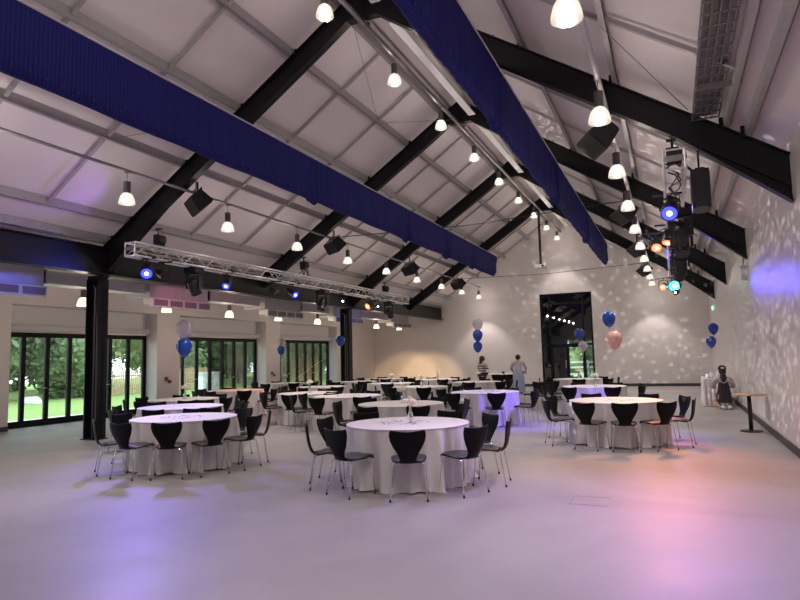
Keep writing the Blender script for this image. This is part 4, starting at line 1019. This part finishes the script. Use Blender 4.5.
# ------------------------------------------------------------ small wall items
t = thing('exit_sign', 'small green running man exit sign at the far right corner', 'sign', (XW - .02, 28.2, 3.35))
bm = nb(); box(bm, -.03, .02, -.18, .18, -.08, .08); obj('sign_panel', bm, 'green', t)
bm = nb(); bmesh.ops.create_icosphere(bm, subdivisions=1, radius=.015, matrix=Matrix.Translation((-.032, .05, .045)))
tube(bm, [(-.032, .04, .03), (-.032, .01, -.01), (-.032, -.03, -.05)], .008, 5); tube(bm, [(-.032, .01, -.01), (-.032, .05, -.05)], .008, 5); tube(bm, [(-.032, .07, .01), (-.032, .03, .02), (-.032, -.01, .02)], .007, 5)
box(bm, -.034, -.031, -.15, -.09, -.06, .06); obj('pictogram', bm, 'signw', t)
bm = nb(); box(bm, XW - .12, XW, 15.7, 15.86, 3.18, 3.52); bmesh.ops.bevel(bm, geom=bm.edges[:], offset=.02, segments=2)
o = tag(obj('wall_sensor', bm, 'white'), 'white sensor box on the right wall under the second frame end', 'sensor')
bm = nb(); tube(bm, [(XW - .06, 15.78, 3.52), (XW - .06, 15.6, 3.65), (XW - .01, 15.45, 3.72)], .012, 5); obj('cable', bm, 'dark', o)
for i, y in enumerate((15.55, 21.45)):
    t = thing('wall_socket', 'dark socket box on the %s white pier between the glazed doors' % ('nearer', 'farther')[i], 'socket', (XO + .001, y, 1.05 + .0))
    bm = nb(); box(bm, 0, .05, -.08, .04, -.01, .11); obj('box', bm, 'gear', t); bm = nb(); box(bm, 0, .05, .06, .18, -.09, .01); obj('box', bm, 'red', t)
for i, y in enumerate((28.0, 28.45)):
    t = thing('fire_extinguisher', 'red fire extinguisher by the left wall behind the far column, %s one' % ('nearer', 'farther')[i], 'fire extinguisher', (XO + .2, y, 0), 0, 'fire extinguishers')
    bm = nb(); lathe(bm, [(.085, 0), (.09, .02), (.09, .42), (.06, .48), (.03, .5)], 16); obj('cylinder', bm, 'red', t, True)
    bm = nb(); lathe(bm, [(.025, .5), (.025, .56)], 10); box(bm, -.02, .09, -.012, .012, .55, .575); tube(bm, [(.02, 0, .53), (.11, 0, .48), (.11, 0, .2)], .012, 6); obj('valve', bm, 'rubber', t)
# floor hatch
HXY = (-.93, 7.13)
bm = nb(); hx, hy = HXY
for a in (0, 1):
    box(bm, hx - .2, hx + .2, hy + (-.2 if a == 0 else .194), hy + (-.194 if a == 0 else .2), 0, .002); box(bm, hx + (-.2 if a == 0 else .194), hx + (-.194 if a == 0 else .2), hy - .2, hy + .2, 0, .002)
tag(obj('floor_hatch', bm, 'galv'), 'square floor hatch frame set in the grey floor', 'hatch')
# framed blank panel high on the back wall
bm = nb(); box(bm, -9.2, -7.5, YB - .03, YB, 4.55, 5.1); tag(obj('wall_panel', bm, 'wall'), 'pale rectangular panel high on the back wall', 'panel')

# ------------------------------------------------------------ garden
bm = nb(); box(bm, -60, XO - .62, -25, 70, -.35, -.06); struct('ground', bm, 'grass')
bm = nb(); box(bm, -18.6, XO - .62, -10, 40, -.2, -.03); struct('path', bm, 'path')
bm = nb(); box(bm, -60, 20, LY + .15, 80, -.34, -.05); struct('ground_back', bm, 'grass')
def tree(x, y, r, h, m, label, cat='tree', trunk=True, n=2600, z0=.4, name='tree', ls=.16):
    t = thing(name, label, cat, (x, y, -.06), 0, 'garden trees and hedges outside'); rnd = random.Random(int(x * 13 + y * 7))
    bm = nb(); blobs = [(rnd.uniform(-.5, .5) * r, rnd.uniform(-.5, .5) * r, z0 + (h - z0) * rnd.uniform(.2, .85), r * rnd.uniform(.35, .6)) for _ in range(9)]
    for k in range(n):
        bx, by, bz, br = blobs[rnd.randrange(9)]
        v = Vector((rnd.gauss(0, 1), rnd.gauss(0, 1), rnd.gauss(0, 1))).normalized(); rr = br * rnd.uniform(.65, 1.05)
        c = Vector((bx, by, bz)) + Vector((v.x * rr, v.y * rr, v.z * rr * 1.3)); c.z = max(.05, c.z)
        a = Vector((rnd.gauss(0, 1), rnd.gauss(0, 1), rnd.gauss(0, 1))).normalized(); b = a.cross(v).normalized(); s = ls * rnd.uniform(.6, 1.2)
        bm.faces.new([bm.verts.new(c + a * s), bm.verts.new(c + b * s * .5), bm.verts.new(c - a * s), bm.verts.new(c - b * s * .5)])
    for bx, by, bz, br in blobs: bmesh.ops.create_icosphere(bm, subdivisions=2, radius=br * .72, matrix=Matrix.Translation((bx, by, max(bz, br * .75))) @ Matrix.Diagonal((1, 1, 1.2, 1)))
    obj('foliage', bm, m, t)
    bm = nb(); tube(bm, [(0, 0, 0), (.05, 0, h * .4), (0, .05, h * .75)], [.13, .1, .05], 8)
    for a in (0, 2, 4): tube(bm, [(0, 0, h * .35), (math.cos(a) * r * .4, math.sin(a) * r * .4, h * .65)], [.05, .02], 6)
    obj('trunk', bm, 'bark', t, True)
TN = ORD
for i in range(11):
    y = 14.5 + 3.9 * i
    tree(-30.5 - (2.2 if i in (3,) else 0) + (i % 3) * .5, y, 2.6, 6.8, 'leaf1' if i % 3 else 'leaf2', '%s leafy tree from the left along the lawn edge' % TN[i], n=6500, z0=.2, ls=.2)
for i, (x, y) in enumerate([(-38, 12), (-39, 21), (-40, 30), (-40, 39), (-40, 48), (-38, 57), (-30, 62), (-20, 64)]):
    tree(x, y, 5.5, 12, 'leaf2' if i % 2 else 'leaf1', '%s big background tree from the left beyond the lawn' % TN[i], n=5600, ls=.45)
for i, (x, y) in enumerate([(-5.2, 41.5), (-2.2, 42.5), (-8.2, 42)]):
    tree(x, y, 1.9, 4.8, 'leaf2' if i % 2 == 0 else 'leaf1', '%s green bush beyond the far glazed door' % ['middle', 'right-hand', 'left-hand'][i], 'bush', n=3200, z0=.2, name='bush')
t = thing('picket_fence', 'brown wooden picket fence across the garden', 'fence', (-27.6, 27.0, -.06), math.radians(90), 'garden fences')
bm = nb()
for k in range(60): box(bm, k * .14 - 4, k * .14 - 3.92, 0, .02, .05, 1.35)
obj('pickets', bm, 'fence', t)
bm = nb(); box(bm, -4, 4.3, .02, .06, .35, .43); box(bm, -4, 4.3, .02, .06, 1.0, 1.08); obj('rails', bm, 'fence', t)
for i, (x, y) in enumerate([(-20.0, 22.3), (-20.0, 23.0)]):
    t = thing('garden_plinth', '%s white plinth standing on the lawn outside the middle doors' % ('left', 'right')[i], 'plinth', (x, y, -.05), 0, 'white garden plinths')
    bm = nb(); box(bm, -.2, .2, -.2, .2, .08, 1.15); obj('shaft', bm, 'white', t); bm = nb(); box(bm, -.25, .25, -.25, .25, 0, .08); obj('base', bm, 'white', t); bm = nb(); box(bm, -.25, .25, -.25, .25, 1.15, 1.2); obj('cap', bm, 'white', t)
bm = nb()
prism(bm, [(0, 0), (1.6, 0), (1.5, .25), (1.1, .42), (.2, .4)], 'y', 0, .6); bmesh.ops.bevel(bm, geom=bm.edges[:], offset=.05, segments=2)
tag(obj('garden_cover', bm, 'white', None, False, (-27.2, 18.6, -.05)), 'low white covered mound at the edge of the lawn', 'cover').scale = (.6, .5, .7)

# ------------------------------------------------------------ effect lights (spots added by the trusses, no fixtures modelled)
# mirror-ball style dots on the back and right walls
g = light('gobo_projector', 'SPOT', (TRX - .55, 14.9, 3.68), 1600, (1, .96, .95), (-2.2, YB, 4.8), spot_size=math.radians(40), spot_blend=.4, shadow_soft_size=0.0)
gobo(g, 30, .13, .10)
g = light('gobo_projector', 'SPOT', (TLX + .6, 13.3, 3.5), 2000, (1, .92, .98), (XW, 15.0, 3.0), spot_size=math.radians(76), spot_blend=.5, shadow_soft_size=0.0)
gobo(g, 34, .13, .12)
light('stage_beam', 'SPOT', (TLX - .25, 10.4, 3.45), 130, (1, .25, .45), (-12.4, 13.2, 3.2), spot_size=math.radians(38), spot_blend=.6, shadow_soft_size=.05)
light('stage_beam', 'SPOT', (TLX - .1, 9.3, 3.6), 55, (.15, .15, 1), (-12.0, 8.0, 3.6), spot_size=math.radians(60), spot_blend=.6, shadow_soft_size=.05)
light('stage_beam', 'SPOT', (TLX - .1, 20.9, 3.4), 60, (.12, .12, 1), (-12.4, 22.8, 3.2), spot_size=math.radians(45), spot_blend=.6, shadow_soft_size=.05)
light('stage_beam', 'SPOT', (TLX, 9.6, 4.2), 55, (.4, .12, 1), (-10.6, 6.0, 5.2), spot_size=math.radians(70), spot_blend=.8, shadow_soft_size=.05)
light('stage_beam', 'SPOT', (TLX + .05, 9.15, 3.75), 400, (.34, .24, 1), (-2.8, 3.8, 0), spot_size=math.radians(85), spot_blend=1.0, shadow_soft_size=.12)  # broad violet spot added to tint the floor, no fixture here
light('stage_beam', 'SPOT', (TRX + .05, 9.4, 3.95), 320, (.34, .22, 1), (-2.4, 4.0, 0), spot_size=math.radians(80), spot_blend=1.0, shadow_soft_size=.12)  # its counterpart added by the right truss for the floor tint
light('stage_beam', 'SPOT', (TRX - .1, 12.9, 3.75), 1000, (.16, .08, 1), (-3.3, 13.9, .2), spot_size=math.radians(30), spot_blend=.6, shadow_soft_size=.08)
light('stage_beam', 'SPOT', (TRX - .1, 13.1, 3.75), 700, (.16, .08, 1), (-2.3, 15.9, .3), spot_size=math.radians(24), spot_blend=.6, shadow_soft_size=.08)
# warm spots added to light a patch low on the back wall
light('added_warm_wash', 'SPOT', (-10.05, 22.9, 3.5), 1050, (1, .66, .36), (-13.6, YB, -.3), spot_size=math.radians(29), spot_blend=.5, shadow_soft_size=.05)
light('added_warm_wash', 'SPOT', (-10.05, 22.8, 3.5), 1050, (1, .66, .36), (-12.2, YB, -.3), spot_size=math.radians(29), spot_blend=.5, shadow_soft_size=.05)
# ridge light plates between the frames
for k in range(len(FR)):
    a = FR[k] + .35; b = (FR[k + 1] if k + 1 < len(FR) else YB) - .35
    if b < 4: continue
    bm = nb(); box(bm, XR0 + .34, XR0 + .52, a, b, 7.93, 7.95); box(bm, XR0 + .40, XR0 + .42, a + .1, a + .12, 7.95, ZA - .4); box(bm, XR0 + .40, XR0 + .42, b - .12, b - .1, 7.95, ZA - .4)
    tag(obj('ridge_plate', bm, 'white'), 'pale flat plate beside the ridge, %s bay from the camera' % ORD[k - 1 if k else 0], 'plate', 'pale plates along the ridge')
